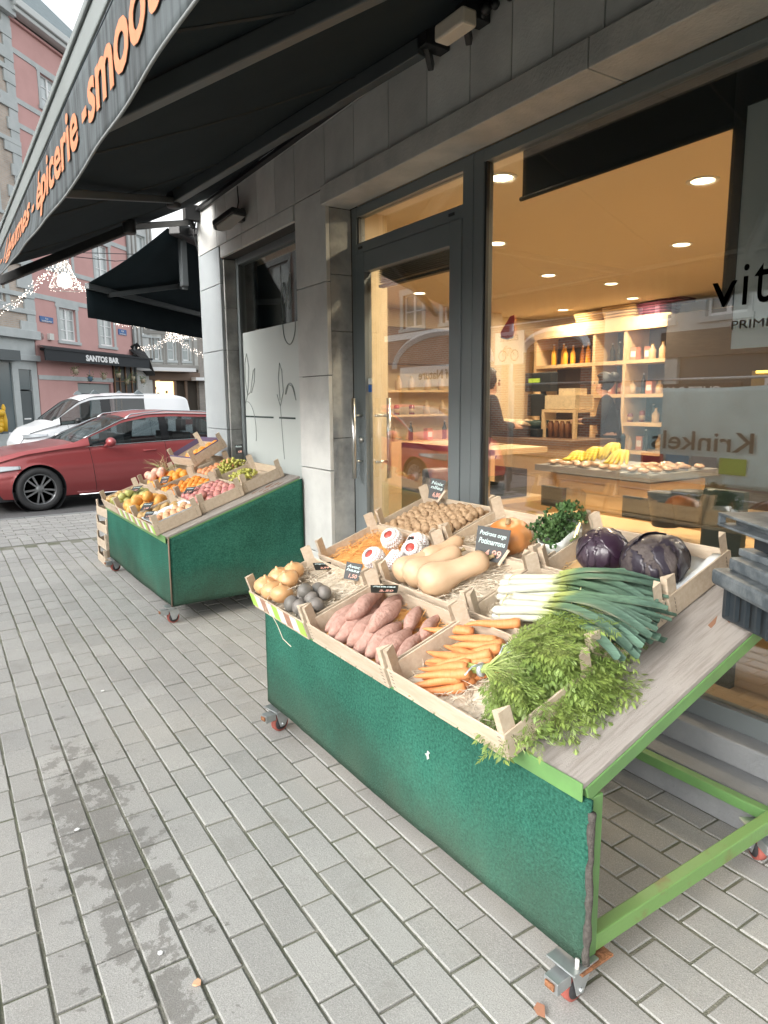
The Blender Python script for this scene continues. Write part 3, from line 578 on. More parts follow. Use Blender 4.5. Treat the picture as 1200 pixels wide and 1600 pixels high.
def crate(lab, u, v, F=None, rot=0, tilt=None, w0=0, post=1.0, Mw=None, group='wooden fruit crates'):
    X = Mw if Mw is not None else F @ T(u, v, w0) @ RZ(rot)
    if tilt is not None: X = X @ tilt
    X = X @ T(0, 0, .001)
    t = thing('wooden_crate', lab, 'crate', group, X)
    for nm in ('front_board', 'back_board', 'end_board', 'end_board2', 'base_board'):
        o = link(nm.rstrip('2'), cr[nm], t); k = o.modifiers.new('bevel', 'BEVEL'); k.width = .001; k.segments = 1; k.limit_method = 'ANGLE'
    for sx in (-1, 1):
        for sy in (-1, 1):
            o = link('corner_post', cr[('corner_post', sx, sy)], t)
            # each block leans outward a touch
            o.matrix_local = T(sx * CD / 2, sy * CL / 2, .01) @ RY(sx * R_(.0, .05) * 0) @ RX(-sy * R_(.0, .09)) @ T(-sx * CD / 2, -sy * CL / 2, -.01)
    st = MB()
    for sy in (-1, 1):
        for k in range(5): yy = sy * (CL / 2 - .02) ; st.box(-CD / 2 - .0012, yy - .006, .02 + k * .013, -CD / 2, yy + .006, .0215 + k * .013)
    for sx in (-1, 1):
        for k in range(4): st.box(sx * (CD / 2 - .03) - .0008, -CL / 2 - .0012, .02 + k * .014, sx * (CD / 2 - .03) + .0008, -CL / 2, .029 + k * .014)
    st.build('staples', M('staple', (.12, .10, .09), .5), t)
    return t, X
U = [.150, .515, .880]; VV = [.455, 1.015, 1.575]
crates1 = {}
labs = {(0, 2): 'front crate of onions and dark plums with a printed green and white edge', (0, 1): 'front crate filled with sweet potatoes', (0, 0): 'front crate of carrots at the near corner of the stand',
        (1, 2): 'crate of net-wrapped pomegranates behind the onions', (1, 1): 'crate of butternut squashes behind the sweet potatoes', (1, 0): 'crate with leeks on pale wood wool',
        (2, 2): 'back crate heaped with walnuts near the shop door', (2, 1): 'back crate holding one orange pumpkin', (2, 0): 'back crate with curly kale and two red cabbages'}
for (i, j), lab in labs.items():
    vv = VV[j] + (0 if i == 0 else .04) + R_(-.004, .004)
    crates1[(i, j)] = crate(lab, U[i] - (.03 if i == 0 else 0), vv, F1, R_(-.012, .012), w0=.0 + (.012 if i == 0 else 0))
def CM(i, j): return crates1[(i, j)][1]
# printed edge of the onion crate
b = MB(); cols = [0, 1, 2, 1, 0, 1, 2, 1, 0]
for k in range(9): b.box(-CD / 2 - .0022, -CL / 2 + .006 + k * (CL - .012) / 9, .014, -CD / 2 - .0013, -CL / 2 + .006 + (k + 1) * (CL - .012) / 9, .078, mat=cols[k])
o = b.build('printed_band', [M('print_green', (.38, .62, .10), .5), M('print_white', (.7, .68, .64), .5), M('print_brown', (.45, .24, .16), .5, .6, 60)], crates1[(0, 2)][0])
# ---------------------------------------------------------------- wood wool
def straw(lab, X, n, x0, x1, y0, y1, z0, z1, mat, r=.0012, ln=.10, nm='wood_wool'):
    b = MB()
    for _ in range(n):
        p = V((R_(x0, x1), R_(y0, y1), R_(z0, z1))); a = R_(0, 2 * pi); c = R_(-16, 16); pts = [tuple(p)]; st = ln / 9; el = R_(-.3, .3)
        for k in range(9):
            a += c * st + R_(-.35, .35); el = el * .8 + R_(-.3, .3); p = p + V((cos(a), sin(a), sin(el) * .6)) * st
            if p.x < x0 or p.x > x1 or p.y < y0 or p.y > y1: a += 2.2
            p.z = max(z0 - .004, min(z1 + .02, p.z)); pts.append(tuple(p))
        b.tube(pts, r, 3, caps=False)
    # bedding under the strands
    b.grid(10, 12, lambda u, v: (x0 + (x1 - x0) * u, y0 + (y1 - y0) * v, z0 - .004 + .006 * noise.noise(V((u * 6, v * 6, n)))))
    o = b.build(nm, mat); o.matrix_world = X; return tag(o, lab, 'wood wool', kind='stuff')
sw = M('wood_wool', (.66, .59, .48), .8, .4, 20, (.52, .44, .33)); so_ = M('orange_wood_wool', (.72, .38, .12), .8)
sy_ = M('golden_wood_wool', (.62, .42, .20), .8)
hx, hy = CD / 2 - .01, CL / 2 - .01
straw('pale wood wool under the onions', CM(0, 2), 420, -hx, hx, -hy, hy, .03, .068, sw)
straw('a little pale wood wool in the carrot crate', CM(0, 0), 260, -hx, hx, -hy, hy, .012, .03, sw)
straw('orange wood wool under the sweet potatoes', CM(0, 1), 160, -hx, hx, -hy, hy, .012, .03, so_)
straw('orange wood wool around the netted pomegranates', CM(1, 2), 420, -hx, hx, -hy, hy, .03, .066, so_)
straw('pale wood wool under the butternut squashes', CM(1, 1), 420, -hx, hx, -hy, hy, .02, .055, sw)
straw('pale wood wool beneath the leeks', CM(1, 0), 420, -hx, hx, -hy, hy, .02, .055, sw)
straw('pale wood wool around the pumpkin', CM(2, 1), 420, -hx, hx, -hy, hy, .02, .055, sw)
straw('golden wood wool beside the red cabbages', CM(2, 0), 200, -hx, hx, -hy, hy, .012, .035, sy_)
lp = MB(); lp.grid(8, 8, lambda u, v: (-hx + .02 + (2 * hx - .03) * u, -hy + .0 + .17 * v, .04 + .006 * noise.noise(V((u * 5, v * 5, 2))) + (.03 * u if v < .3 else 0)))
o = lp.build('paper_liner', M('white_paper', (.62, .66, .68), .7), solid=.0006); o.matrix_world = CM(2, 0); tag(o, 'sheet of bluish white paper in the end of the cabbage crate', 'paper')
# loose strands hanging over the front
b = MB(); b.tube([(-.18, .02, .085), (-.2, .0, .07), (-.197, -.02, .0), (-.205, -.05, -.05), (-.20, -.10, -.075)], .0016, 4); b.tube([(-.1, .1, .11), (-.17, .06, .10), (-.2, .05, .06), (-.19, .07, .03)], .0012, 4); b.tube([(-.03, -.03, .12), (-.12, -.0, .12), (-.16, .1, .115), (-.10, .2, .12)], .0012, 4)
o = b.build('loose_strand', sw); o.matrix_world = CM(0, 2); tag(o, 'curled strands of wood wool hanging over the onion crate front', 'straw strand')
# ---------------------------------------------------------------- produce kinds
def lump(name, r, mat, sx=1, sy=1, sz=1, amp=.05, fq=2.2, n=18, m=12, seed=0, fine=0, fn=None, mats=None):
    b = MB()
    def f(p):
        d = p.normalized(); k = 1 + amp * noise.noise(d * fq + V((seed, seed * 2.3, 0))) + (fine * noise.noise(d * 9 + V((seed, 0, 3))) if fine else 0)
        q = V((p.x * k * sx, p.y * k * sy, p.z * k * sz)); return fn(q, d) if fn else q
    b.ball(r, n, m, fn=f); return b.mesh(name, mats or mat)
def put(name, me, X, lab, cat, group, s=1, rot=None):
    o = bpy.data.objects.new(name, me); COL.objects.link(o)
    Rr = Euler((R_(0, 6.3), R_(0, 6.3), R_(0, 6.3))).to_matrix().to_4x4() if rot is None else rot
    o.matrix_world = X @ Rr @ SC(s); return tag(o, lab, cat, group)
def heap(name, meshes, X, n, r, lab, cat, group, x=(-hx, hx), y=(-hy, hy), z0=.03, layers=2, jit=.25, s=(.92, 1.08), parts=None, crown=.0):
    # staggered layers, each resting in the hollows of the one below
    c = 0; out = []
    for l in range(layers):
        px = r * 1.95; nx = int((x[1] - x[0] - 2 * r) / px) + 1 - (l > 0); ny = int((y[1] - y[0] - 2 * r) / (px * .87)) + 1 - (l > 0)
        for j in range(max(1, ny)):
            for i in range(max(1, nx)):
                if c >= n: return out
                xx = x[0] + r + i * px + (j % 2) * r * .8 + l * r; yy = y[0] + r + j * px * .87 + l * r
                if xx > x[1] - r * .6: continue
                if l > 1 and random.random() < .4: continue
                cu = crown * (1 - ((xx - (x[0] + x[1]) / 2) / (x[1] - x[0]) * 2) ** 2)
                p = T(xx + R_(-jit, jit) * r, yy + R_(-jit, jit) * r, z0 + r + l * r * 1.45 + cu + R_(-.1, .1) * r)
                o = put(name, random.choice(meshes), X @ p, lab, cat, group, R_(*s)); c += 1; out.append(o)
    return out
# walnuts
wn = M('walnut_shell', (.48, .33, .20), .75, .9, 60, (.30, .19, .10), .6, 160)
wal = [lump('walnut', .0205, wn, 1.15, .98, 1, .08, 2, 14, 10, k, .16) for k in range(4)]
heap('walnut', wal, CM(2, 2), 170, .0195, 'walnut in the heap filling the back crate by the shop door', 'walnut', 'walnuts in the back crate', z0=.03, layers=3, crown=.012)
# sweet potatoes
swp = M('sweet_potato_skin', (.50, .31, .255), .75, 1, 22, (.37, .205, .16), .7, 70)
def spud(seed, ln, rr):
    b = MB(); pts = []; rs = []
    for k in range(13):
        t = k / 12; rs.append(rr * (max(.0, sin(pi * t)) ** .62 * (1 - .22 * t) + .03) * (1 + .09 * noise.noise(V((t * 5, seed, 0))))); pts.append((ln * (t - .5), .016 * noise.noise(V((t * 2, seed * 3.1, 1))) * 1.5, .010 * noise.noise(V((t * 2, 7, seed)))))
    b.tube(pts, rs, 12); me = b.mesh('sweet_potato', swp); return me
sp_m = [spud(k, .215 + .015 * (k % 3), .037 + .004 * (k % 2)) for k in range(5)]
def spp(i, u, v, w, a, k, s=1.):
    put('sweet_potato', sp_m[k], CM(0, 1) @ T(u, v, w), sp_labs[i], 'sweet potato', 'sweet potatoes in the front crate', s, RZ(a) @ RY(R_(-.08, .08)))
sp_labs = ['sweet potato at the far end of the crate against the onion crate', 'long sweet potato second from the far end', 'sweet potato third from the far end', 'broad sweet potato fourth from the far end under the price card', 'sweet potato in the middle of the front row', 'plump sweet potato right of the middle of the front row', 'sweet potato near the carrot crate in the front row', 'thin sweet potato closest to the carrot crate', 'sweet potato lying across the back of the pile far end', 'sweet potato at the back of the pile in the middle', 'small sweet potato at the back beside the orange straw', 'small pointed sweet potato at the back near corner', 'sweet potato topping the far part of the pile', 'sweet potato on top of the middle of the pile']
for i, (u, v, w, a, k, s) in enumerate([(-.04, .225, .050, .25, 0, 1), (-.05, .165, .052, .30, 1, 1.05), (-.05, .105, .055, .28, 2, 1.05), (-.05, .045, .055, .30, 3, 1.1), (-.055, -.015, .055, .35, 4, 1.05), (-.05, -.08, .055, .38, 0, 1.1), (-.05, -.145, .05, .42, 1, 1.05), (-.03, -.205, .045, .45, 2, .9), (.09, .20, .05, .5, 3, .85), (.09, .09, .055, .35, 4, .9), (.10, -.05, .045, .6, 0, .8), (.10, -.15, .04, .5, 2, .75), (.015, .13, .098, .35, 4, .95), (.02, -.01, .095, .3, 1, .9)]): spp(i, u, v, w, a, k, s)
# butternuts
bnm = M('butternut_skin', (.60, .42, .27), .5, .7, 9, (.50, .33, .19), .12, 40)
def bnut():
    b = MB(); pr = [(.004, -.002), (.012, .002), (.022, .001), (.045, .008), (.062, .035), (.066, .06), (.060, .09), (.048, .12), (.042, .15), (.041, .19), (.043, .22), (.040, .245), (.028, .262), (.008, .268)]
    b.lathe(pr, 30, fn=lambda r, z, a: (r * (1 + .025 * cos(a * 10) * (1 if z < .1 else .3)), z)); b.lathe([(.009, .266), (.007, .285), (.010, .29), (.004, .292)], 8, mat=1)
    return b.mesh('butternut_squash', [bnm, M('squash_stem', (.30, .22, .11), .8)])
bm = bnut()
# long axis: bulb at the street side, neck towards the shop
for i, (u, v, w, a, s, lab) in enumerate([(-.13, .225, .085, -.12, .86, 'smallest butternut squash nearest the pomegranates'), (-.135, .15, .088, -.25, .98, 'second butternut squash with its bulb to the street'), (-.15, .035, .09, -.42, 1.1, 'large butternut squash in front of the price card'), (.0, .20, .08, -.05, .8, 'butternut squash half hidden at the back of its crate')]):
    put('butternut_squash', bm, CM(1, 1) @ T(u, v, w), lab, 'squash', 'butternut squashes', s, RZ(a) @ RY(pi / 2 - .05))
# pumpkin
def pumpk(name, r, m_, ribs=9, sq=.72, dp=.05, n=54):
    b = MB(); pr = []
    for k in range(17):
        p = -pi / 2 + pi * k / 16; pr.append((r * cos(p) ** .8 if 0 < k < 16 else .002, r * sq * sin(p) - (.10 * r * math.exp(-((cos(p)) / .25) ** 2) if p > 0 else 0)))
    b.lathe(pr, n, fn=lambda rr, z, a: (rr * (1 - dp * abs(cos(a * ribs / 2)) ** 6), z)); b.tube([(0, 0, r * sq * .8), (.004, 0, r * sq * 1.0), (.012, .004, r * sq * 1.12)], [.012, .009, .011], 8, mat=1)
    return b.mesh(name, [m_, M('squash_stem', (.30, .22, .11), .8)])
put('pumpkin', pumpk('pumpkin', .095, M('pumpkin_skin', (.62, .19, .04), .4, .8, 4, (.52, .26, .10), .1, 30)), CM(2, 1) @ T(-.06, -.02, .10), 'round orange pumpkin alone in its crate behind the price card', 'pumpkin', None, 1, RX(.15))
# onions
onm = M('onion_skin', (.60, .37, .18), .35, .8, 7, (.50, .27, .12), .1, 30, stretch=(1, 1, .3))
def onion():
    b = MB(); b.lathe([(.003, -.036), (.02, -.034), (.040, -.020), (.048, .0), (.044, .018), (.028, .031), (.010, .036), (.006, .042), (.004, .048)], 22, fn=lambda r, z, a: (r * (1 + .02 * cos(a * 7)), z)); return b.mesh('onion', onm)
om = onion(); labs_ = ['onion at the street corner of the crate', 'onion second along the street side of the crate', 'onion closest to the dark plums', 'onion behind the corner onion', 'onion in the middle of the onion group', 'onion farthest back beside the card']
for lab, (u, v, w) in zip(labs_, [(-.115, .20, .095), (-.12, .115, .095), (-.115, .03, .097), (-.035, .215, .098), (-.03, .135, .10), (.03, .19, .10)]): put('onion', om, CM(0, 2) @ T(u, v, w), lab, 'onion', 'onions', R_(1.02, 1.14), RX(R_(-.4, .4)) @ RY(R_(-.3, .5)))
plm = M('dark_plum_skin', (.20, .18, .165), .5, .7, 9, (.10, .10, .085))
pl_ = [lump('plum', .030, plm, 1, 1, 1.12, .05, 2, seed=k) for k in range(3)]
for k, (u, v, w) in enumerate([(-.125, -.075, .085), (-.12, -.14, .083), (-.06, -.075, .09), (-.06, -.14, .09), (0, -.09, .09), (0, -.15, .09), (-.125, -.205, .08), (-.07, -.2, .085), (-.06, -.105, .12)]):
    put('plum', pl_[k % 3], CM(0, 2) @ T(u, v, w), 'dark grey-green plum in the group beside the onions', 'plum', 'dark plums beside the onions', R_(.95, 1.08))
dvd = MB(); dvd.box(-.17, -.045, .01, .02, -.042, .085); o = dvd.build('crate_divider', wood); o.matrix_world = CM(0, 2); tag(o, 'thin wooden divider between the onions and the plums', 'divider')
# pomegranates in foam nets
pgm = M('pomegranate_skin', (.42, .05, .05), .35, .7, 8, (.5, .16, .1)); net = M('foam_net', (.80, .78, .77), .6)
pg = lump('pomegranate', .043, pgm, 1, 1, .95, .04)
nb = MB(); nb.ball(.0475, 20, 13); netme = nb.mesh('foam_net', net)
nb = MB()
NS = 24
for sgn in (-1, 1):
    for k in range(NS):
        pts = []
        for i in range(13):
            ph = -pi / 2 * .92 + pi * .80 * i / 12; a = 2 * pi * k / NS + sgn * i * .13; rr = .0465 + (.006 if i % 2 else 0); pts.append((rr * cos(ph) * cos(a), rr * cos(ph) * sin(a), rr * sin(ph)))
        nb.tube(pts, .0029, 4, caps=False)
netme = nb.mesh('foam_net', net)
pgl = ['netted pomegranate at the street side end of the row', 'netted pomegranate showing its red crown with a black label', 'netted pomegranate in the back of the group', 'netted pomegranate lying between two others', 'netted pomegranate next to the squash crate']
for k, (lab, (px, py)) in enumerate(zip(pgl, [(584, 872), (652, 850), (612, 842), (627, 880), (668, 868)])):
    p = CM(1, 2).inverted() @ atP(px, py, CM(1, 2) @ V((0, 0, .088)), CM(1, 2).to_3x3() @ V((0, 0, 1)))
    p.x = max(-.125, min(.125, p.x)); p.y = max(-.225, min(.225, p.y)); p.z = .086
    t = put('pomegranate', pg, CM(1, 2) @ T(*p), lab, 'pomegranate', 'pomegranates in foam nets', 1.0, RY(R_(-.9, -.3)) @ RX(R_(-.6, .6)))
    link('foam_net', netme, t)
    if k == 1: q = MB(); q.box(-.012, -.02, .045, .012, .012, .052); q.build('barcode_label', M('label_black', (.02, .02, .02), .5), t)
# ---------------------------------------------------------------- carrots
crm = M('carrot_skin', (.66, .27, .10), .5, .6, 30, (.55, .20, .06), .3, 40, stretch=(1, 9, 1))
stm = M('carrot_stalk', (.30, .36, .12), .5, .4, 20, (.30, .42, .10)); lfm = M('carrot_leaf', (.115, .185, .038), .55, .8, 9, (.20, .26, .055), isl=.35)
bandm = M('silver_band', (.55, .62, .66), .3, metal=.4)
def carrot_mesh(seed):
    b = MB(); ln = .185; pts = []; rs = []
    for k in range(12):
        t = k / 11; pts.append((0, ln * t, .008 * noise.noise(V((t * 2, seed, 4))))); rs.append((.0185 * (1 - t) ** .55 * (1 + .07 * noise.noise(V((t * 9, seed, 0)))) + .0012) * (1 if k else .8))
    b.tube(pts, rs, 10); return b.mesh('carrot', crm)
cm_ = [carrot_mesh(k) for k in range(4)]
def frond(b, p, d, ln, n, sz, F=None, floor=None):
    # feathery leaf: a midrib with pairs of side shoots carrying small pointed lobes
    d = V(d).normalized(); pos = V(p); seg = ln / n; up = V((0, 0, 1)); pts = [pos.copy()]; bend = R_(-2.2, 2.2); droop = R_(2.5, 5.5)
    for k in range(n):
        side = d.cross(up); side = side.normalized() if side.length > 1e-4 else V((1, 0, 0))
        d = (d + side * bend * seg + V((0, 0, -1)) * droop * seg + V((R_(-.09, .09), R_(-.09, .09), R_(-.06, .06)))).normalized(); pos = pos + d * seg
        if floor is not None:
            fz_ = floor(pos)
            if pos.z < fz_: pos.z = fz_; d.z = max(d.z, -.02)
        pts.append(pos.copy())
        if k < n * .28: continue
        t = k / n; l2 = ln * .30 * (1 - t * .65) * R_(.7, 1.15)
        for sd_ in (-1, 1):
            e = (d * .75 + side * sd_ * .9 + V((0, 0, R_(-.25, .3)))).normalized(); q = pos.copy(); m = 4
            for j in range(m):
                q2 = q + e * (l2 / m); e = (e + V((0, 0, -.12))).normalized(); nn = e.cross(V((R_(-.3, .3), R_(-.3, .3), 1))).normalized()
                for s2 in (-1, 1):
                    tip = q2 + (e * .9 + nn * s2 * .8) * sz * R_(.7, 1.3) + V((0, 0, R_(-.3, .3) * sz)); w_ = e * sz * .26 + V((0, 0, sz * .06))
                    b.add([q2 - w_ * .5, tip * .5 + q2 * .5 + w_ * .7, tip, tip * .5 + q2 * .5 - w_ * .7], [(0, 1, 2, 3)])
                q = q2
            tip = q + e * sz * 1.6; w_ = nn * sz * .32; b.add([q, (q + tip) / 2 + w_, tip, (q + tip) / 2 - w_], [(0, 1, 2, 3)])
    return pts
def bunch(lab, px, py, h, yaw, ncar, nst, sd):
    random.seed(sd); p = loc(px, py, h, F1); X = F1 @ T(p.x, p.y, h) @ RZ(yaw)
    t = thing('carrot_bunch', lab, 'carrots', 'tied bunches of carrots', X)
    for k in range(ncar):
        a = (k - (ncar - 1) / 2) / ncar; lay = k % 3
        o = link('carrot', cm_[k % 4], t, T(a * .10, .035 + R_(-.015, .02), -.012 + (lay - 1) * .022) @ RZ(-a * .75 + R_(-.08, .08)) @ RX(R_(-.1, .02) - .05))
        o.scale = (R_(.85, 1.1), R_(.8, 1.12), R_(.85, 1.05)) if False else o.scale
    b = MB(); b.lathe([(.022, -.006), (.0225, 0), (.022, .006)], 16, RX(pi / 2)); b.tube([(.0, -.004, .02), (-.03, .01, .03), (-.07, .015, .028)], [.004, .003, .002], 5); b.build('tie_band', bandm, t)
    s = MB(); f = MB(); Xi = X.inverted(); Fi = F1.inverted()
    def floor(q):
        w = Fi @ (X @ q)
        fl_h = .012 if (w.x > -.01 and w.y > -.02) else -.5
        if w.y > .19 and w.x < .34: fl_h = .085 if w.y < .2 else .05
        dz = fl_h - w.z
        return q.z + dz if dz > 0 else q.z - 1
    for k in range(nst):
        a = R_(-1, 1); s.tube([(a * .006, .045 + R_(0, .015), R_(-.014, .016)), (a * .012, 0, R_(-.008, .01)), (a * .016, -.03, R_(.0, .02))], [.0042, .0030, .0022], 5)
        L = R_(.20, .36); dr = V((a * 1.0 + R_(-.2, .2), -1, R_(.05, .85)))
        pts = frond(f, (a * .014, -.02, R_(0, .012)), dr, L * R_(.85, 1.15), 15, .0140, floor=floor)
        s.tube(pts[:9], [.0022 * (1 - i / 12) + .0004 for i in range(len(pts[:9]))], 4, caps=False)
    s.build('stalks', stm, t); f.build('leaves', lfm, t)
bunch('carrot bunch with a silver band nearest the street edge', 752, 1046, .075, .38, 15, 120, 5)
bunch('carrot bunch lying farther back against the leek crate', 797, 1014, .085, .60, 14, 150, 9)
random.seed(21)
for i, (px, py, h, yaw, lab) in enumerate([(770, 975, .10, .75, 'single loose carrot leaning on the crate post'), (700, 985, .075, .55, 'loose carrot lying across the top of the bunches')]):
    p = loc(px, py, h, F1); o = link('carrot', cm_[i], None, F1 @ T(p.x, p.y, h) @ RZ(yaw) @ RX(.12) @ T(0, -.09, 0)); tag(o, lab, 'carrot')
# ---------------------------------------------------------------- leeks
def leek_mat():
    m = bpy.data.materials.new('leek'); m.use_nodes = True; n = m.node_tree; N = n.nodes; L = n.links; b = N['Principled BSDF']; b.inputs['Roughness'].default_value = .38
    tc = N.new('ShaderNodeTexCoord'); sp = N.new('ShaderNodeSeparateXYZ'); L.new(tc.outputs['Object'], sp.inputs[0])
    ns = N.new('ShaderNodeTexNoise'); ns.inputs['Scale'].default_value = 18; L.new(tc.outputs['Object'], ns.inputs['Vector'])
    a = N.new('ShaderNodeMath'); a.operation = 'MULTIPLY_ADD'; a.inputs[1].default_value = .08; L.new(ns.outputs[0], a.inputs[0]); L.new(sp.outputs[0], a.inputs[2])
    r = N.new('ShaderNodeValToRGB'); e = r.color_ramp.elements; e[0].position = .0; e[0].color = (.56, .56, .50, 1); e[1].position = 1; e[1].color = (.06, .12, .08, 1)
    for p, c in ((.20, (.54, .56, .44, 1)), (.255, (.38, .43, .13, 1)), (.31, (.13, .22, .13, 1)), (.5, (.09, .155, .115, 1))): k = e.new(p); k.color = c
    L.new(a.outputs[0], r.inputs[0]); g = N.new('ShaderNodeNewGeometry'); h = N.new('ShaderNodeHueSaturation'); mr = N.new('ShaderNodeMapRange'); mr.inputs[3].default_value = .75; mr.inputs[4].default_value = 1.2
    L.new(g.outputs['Random Per Island'], mr.inputs[0]); mp2 = N.new('ShaderNodeMapping'); mp2.inputs['Scale'].default_value = (3, 160, 160); L.new(tc.outputs['Object'], mp2.inputs[0]); n2 = N.new('ShaderNodeTexNoise'); n2.inputs['Scale'].default_value = 1; n2.inputs['Detail'].default_value = 3; L.new(mp2.outputs[0], n2.inputs['Vector']); m2 = N.new('ShaderNodeMapRange'); m2.inputs[1].default_value = .35; m2.inputs[2].default_value = .65; m2.inputs[3].default_value = .72; m2.inputs[4].default_value = 1.12; L.new(n2.outputs[0], m2.inputs[0]); mm = N.new('ShaderNodeMath'); mm.operation = 'MULTIPLY'; L.new(mr.outputs[0], mm.inputs[0]); L.new(m2.outputs[0], mm.inputs[1]); L.new(mm.outputs[0], h.inputs['Value']); L.new(r.outputs[0], h.inputs['Color']); L.new(h.outputs[0], b.inputs['Base Color'])
    return m
lkm = leek_mat(); twine = M('yellow_band', (.62, .58, .28), .6)
def leeks(lab, p0, p1, n, sd, h0, h1):
    random.seed(sd); a = loc(*p0, h0, F1); c = loc(*p1, h1, F1); a = V((a.x, a.y, h0)); c = V((c.x, c.y, h1)); d = (c - a).normalized(); yv = V((0, 0, 1)).cross(d).normalized(); zv = d.cross(yv)
    X = F1 @ Matrix(((d.x, yv.x, zv.x, a.x), (d.y, yv.y, zv.y, a.y), (d.z, yv.z, zv.z, a.z), (0, 0, 0, 1)))
    t = thing('leek_bunch', lab, 'leeks', 'tied bunches of leeks', X); Ltot = (c - a).length
    for k in range(n):
        oy = (k % 3 - 1) * .031 + R_(-.003, .003); oz = (k // 3) * .026; sx = R_(-.02, .02); r = R_(.0145, .017); b = MB()
        b.tube([(sx - .012, oy * 1.5, oz), (sx, oy * 1.45, oz), (sx + .02, oy * 1.35, oz), (.16, oy, oz + .0), (.24, oy * .95, oz + .004)], [r * .5, r * 1.06, r, r * .95, r * 1.1], 12)
        for j in range(40 if False else 9): pass
        for q in range(7):   # strap leaves folded into a V
            an = (q - 3) * .11 + R_(-.05, .05); L2 = R_(.26, .36) + (Ltot - .52) * .5; w_ = R_(.013, .021); up_ = R_(.0, .045) * (1 if q % 2 else -.2)
            def lf(u, v, an=an, L2=L2, w_=w_, up_=up_, oy=oy, oz=oz, q=q):
                s = v * L2; ww = w_ * (1 - .35 * v ** 3) * (.55 + .45 * min(1, v * 5)); cx = .19 + s * cos(an * v); cy = oy + s * sin(an) * (.35 + .65 * v) * .9 + oy * v * .8; cz = oz + .006 + (q % 3) * .005 + up_ * sin(v * 1.9) - .10 * v * v * (.6 + .4 * (q % 2))
                x = (u - .5) * 2; return (cx - sin(an) * x * ww, cy + cos(an) * x * ww, max(cz + abs(x) ** 1.2 * ww * .55, oz * .3 - .075))
            b.grid(2, 12, lf)
        o = b.build('leek', lkm, t)
        rt = MB(); 
        for j in range(14): rt.tube([(sx - .010, oy * 1.5, oz), (sx - .022 + R_(-.005, .005), oy * 1.5 + R_(-.012, .012), oz + R_(-.012, .012))], .0006, 3)
        rt.build('roots', M('leek_root', (.55, .48, .36), .9), o)
    for x in (.02, .285):
        b = MB(); b.tube([(x + .006 * sin(k), .060 * cos(k * pi / 10) * (1 if x < .1 else .92), .013 + .034 * sin(k * pi / 10)) for k in range(21)], .0017, 5); b.build('rubber_band', twine, t)
leeks('leek bunch lying behind with pale roots towards the squashes', (796, 921), (1042, 918), 6, 31, .085, .115)
leeks('leek bunch in front with leaves overlapping the carrot tops', (790, 952), (1020, 968), 6, 32, .080, .135)
# ---------------------------------------------------------------- red cabbages
cbm = M('cabbage_leaf', (.024, .009, .022), .32, 1, 5, (.06, .045, .06), .5, 22, coat=.25)
cb2 = M('cabbage_leaf_bloom', (.035, .03, .042), .45, 1, 7, (.015, .009, .016), .5, 22, coat=.1); cb3 = M('withered_leaf_edge', (.08, .065, .06), .8, 1, 14, (.02, .012, .018), .5, 60)
def cabbage(lab, px, py, h, r, mats, sd, sq):
    random.seed(sd); p = loc(px, py, h, F1); X = F1 @ T(p.x, p.y, h) @ RZ(sd)
    t = thing('red_cabbage', lab, 'cabbage', 'red cabbages', X)
    b = MB()
    def vein(d, q): return q * (1 + .012 * noise.noise(d * 3) + .006 * abs(noise.noise(d * 11)))
    b.ball(r * .97, 36, 24, SC(1, 1.08, sq), fn=lambda q: vein(q.normalized(), q)); b.build('head', mats[0], t)
    for k in range(11):
        b = MB(); az = k * 2.4 + R_(-.3, .3); el = R_(-.1, .75)
        Rm = RZ(az) @ RY(-el); ru = R_(.6, .95); rv = R_(.65, 1.0); off = 1.012 + .006 * (k % 4); ph = R_(0, 9)
        def lf(u, v):
            a = (u - .5) * 2 * ru; c = (v - .5) * 2 * rv; e = max(abs(u - .5), abs(v - .5)) * 2; rad = r * (off + .05 * e ** 6 * (.5 + .8 * noise.noise(V((a * 3, c * 3, ph)))) + .012 * noise.noise(V((a * 4, c * 4, ph))) - .010 * math.exp(-(a / .05) ** 2) + .006 * abs(sin(c * 5 + abs(a) * 6)))
            rr = 1 + .12 * noise.noise(V((u * 4, v * 4, ph))) * e; a *= rr; c *= rr
            x = cos(a) * cos(c); return (rad * x, rad * sin(a) * cos(c) * 1.08, rad * sin(c))
        def keep(i, j): return ((i - 7.5) / 8.6) ** 2 + ((j - 7.5) / 8.6) ** 2 < 1.02
        b.grid(16, 16, lf, Matrix.Diagonal((1, 1, sq, 1)) @ Rm, keep=keep); b.build('leaf', mats[1 + (k % 5 == 4)], t, solid=.0016)
cabbage('dark purple red cabbage next to the curly kale', 942, 862, .105, .088, [cbm, cbm, cb3], 4, .95)
cabbage('blue-grey bloomed red cabbage at the right beside the blank paper', 1022, 876, .106, .104, [cb2, cb2, cb3], 7, .86)
# ---------------------------------------------------------------- curly kale in a white bag
random.seed(11)
p = loc(880, 838, .1, F1); X = F1 @ T(p.x, p.y, .1)
t = thing('kale_bag', 'curly dark green kale standing in a clear white-printed bag', 'kale', None, X)
b = MB(); kl = M('curly_kale', (.035, .085, .022), .65, .9, 14, (.075, .14, .04), isl=.35)
for _ in range(230):
    u_ = R_(-.115, .085); q = V((u_ + R_(-.02, .02), R_(-.048, .055), .012 + R_(-.01, .075) + .35 * (u_ + .11) * .45)); rr = R_(.009, .016); e = Euler((R_(-1, 1), R_(-1, 1), R_(0, 6.3))).to_matrix().to_4x4()
    def ruf(u, v): a = u * 2 * pi; k = .35 + .65 * v; z = (.6 * v + .45 * sin(a * 4 + q.x * 90) * v * v); return (rr * k * cos(a), rr * k * sin(a), rr * z)
    b.grid(18, 2, ruf, T(*q) @ e, smooth=False)
b.build('curly_leaves', kl, t)
b = MB(); 
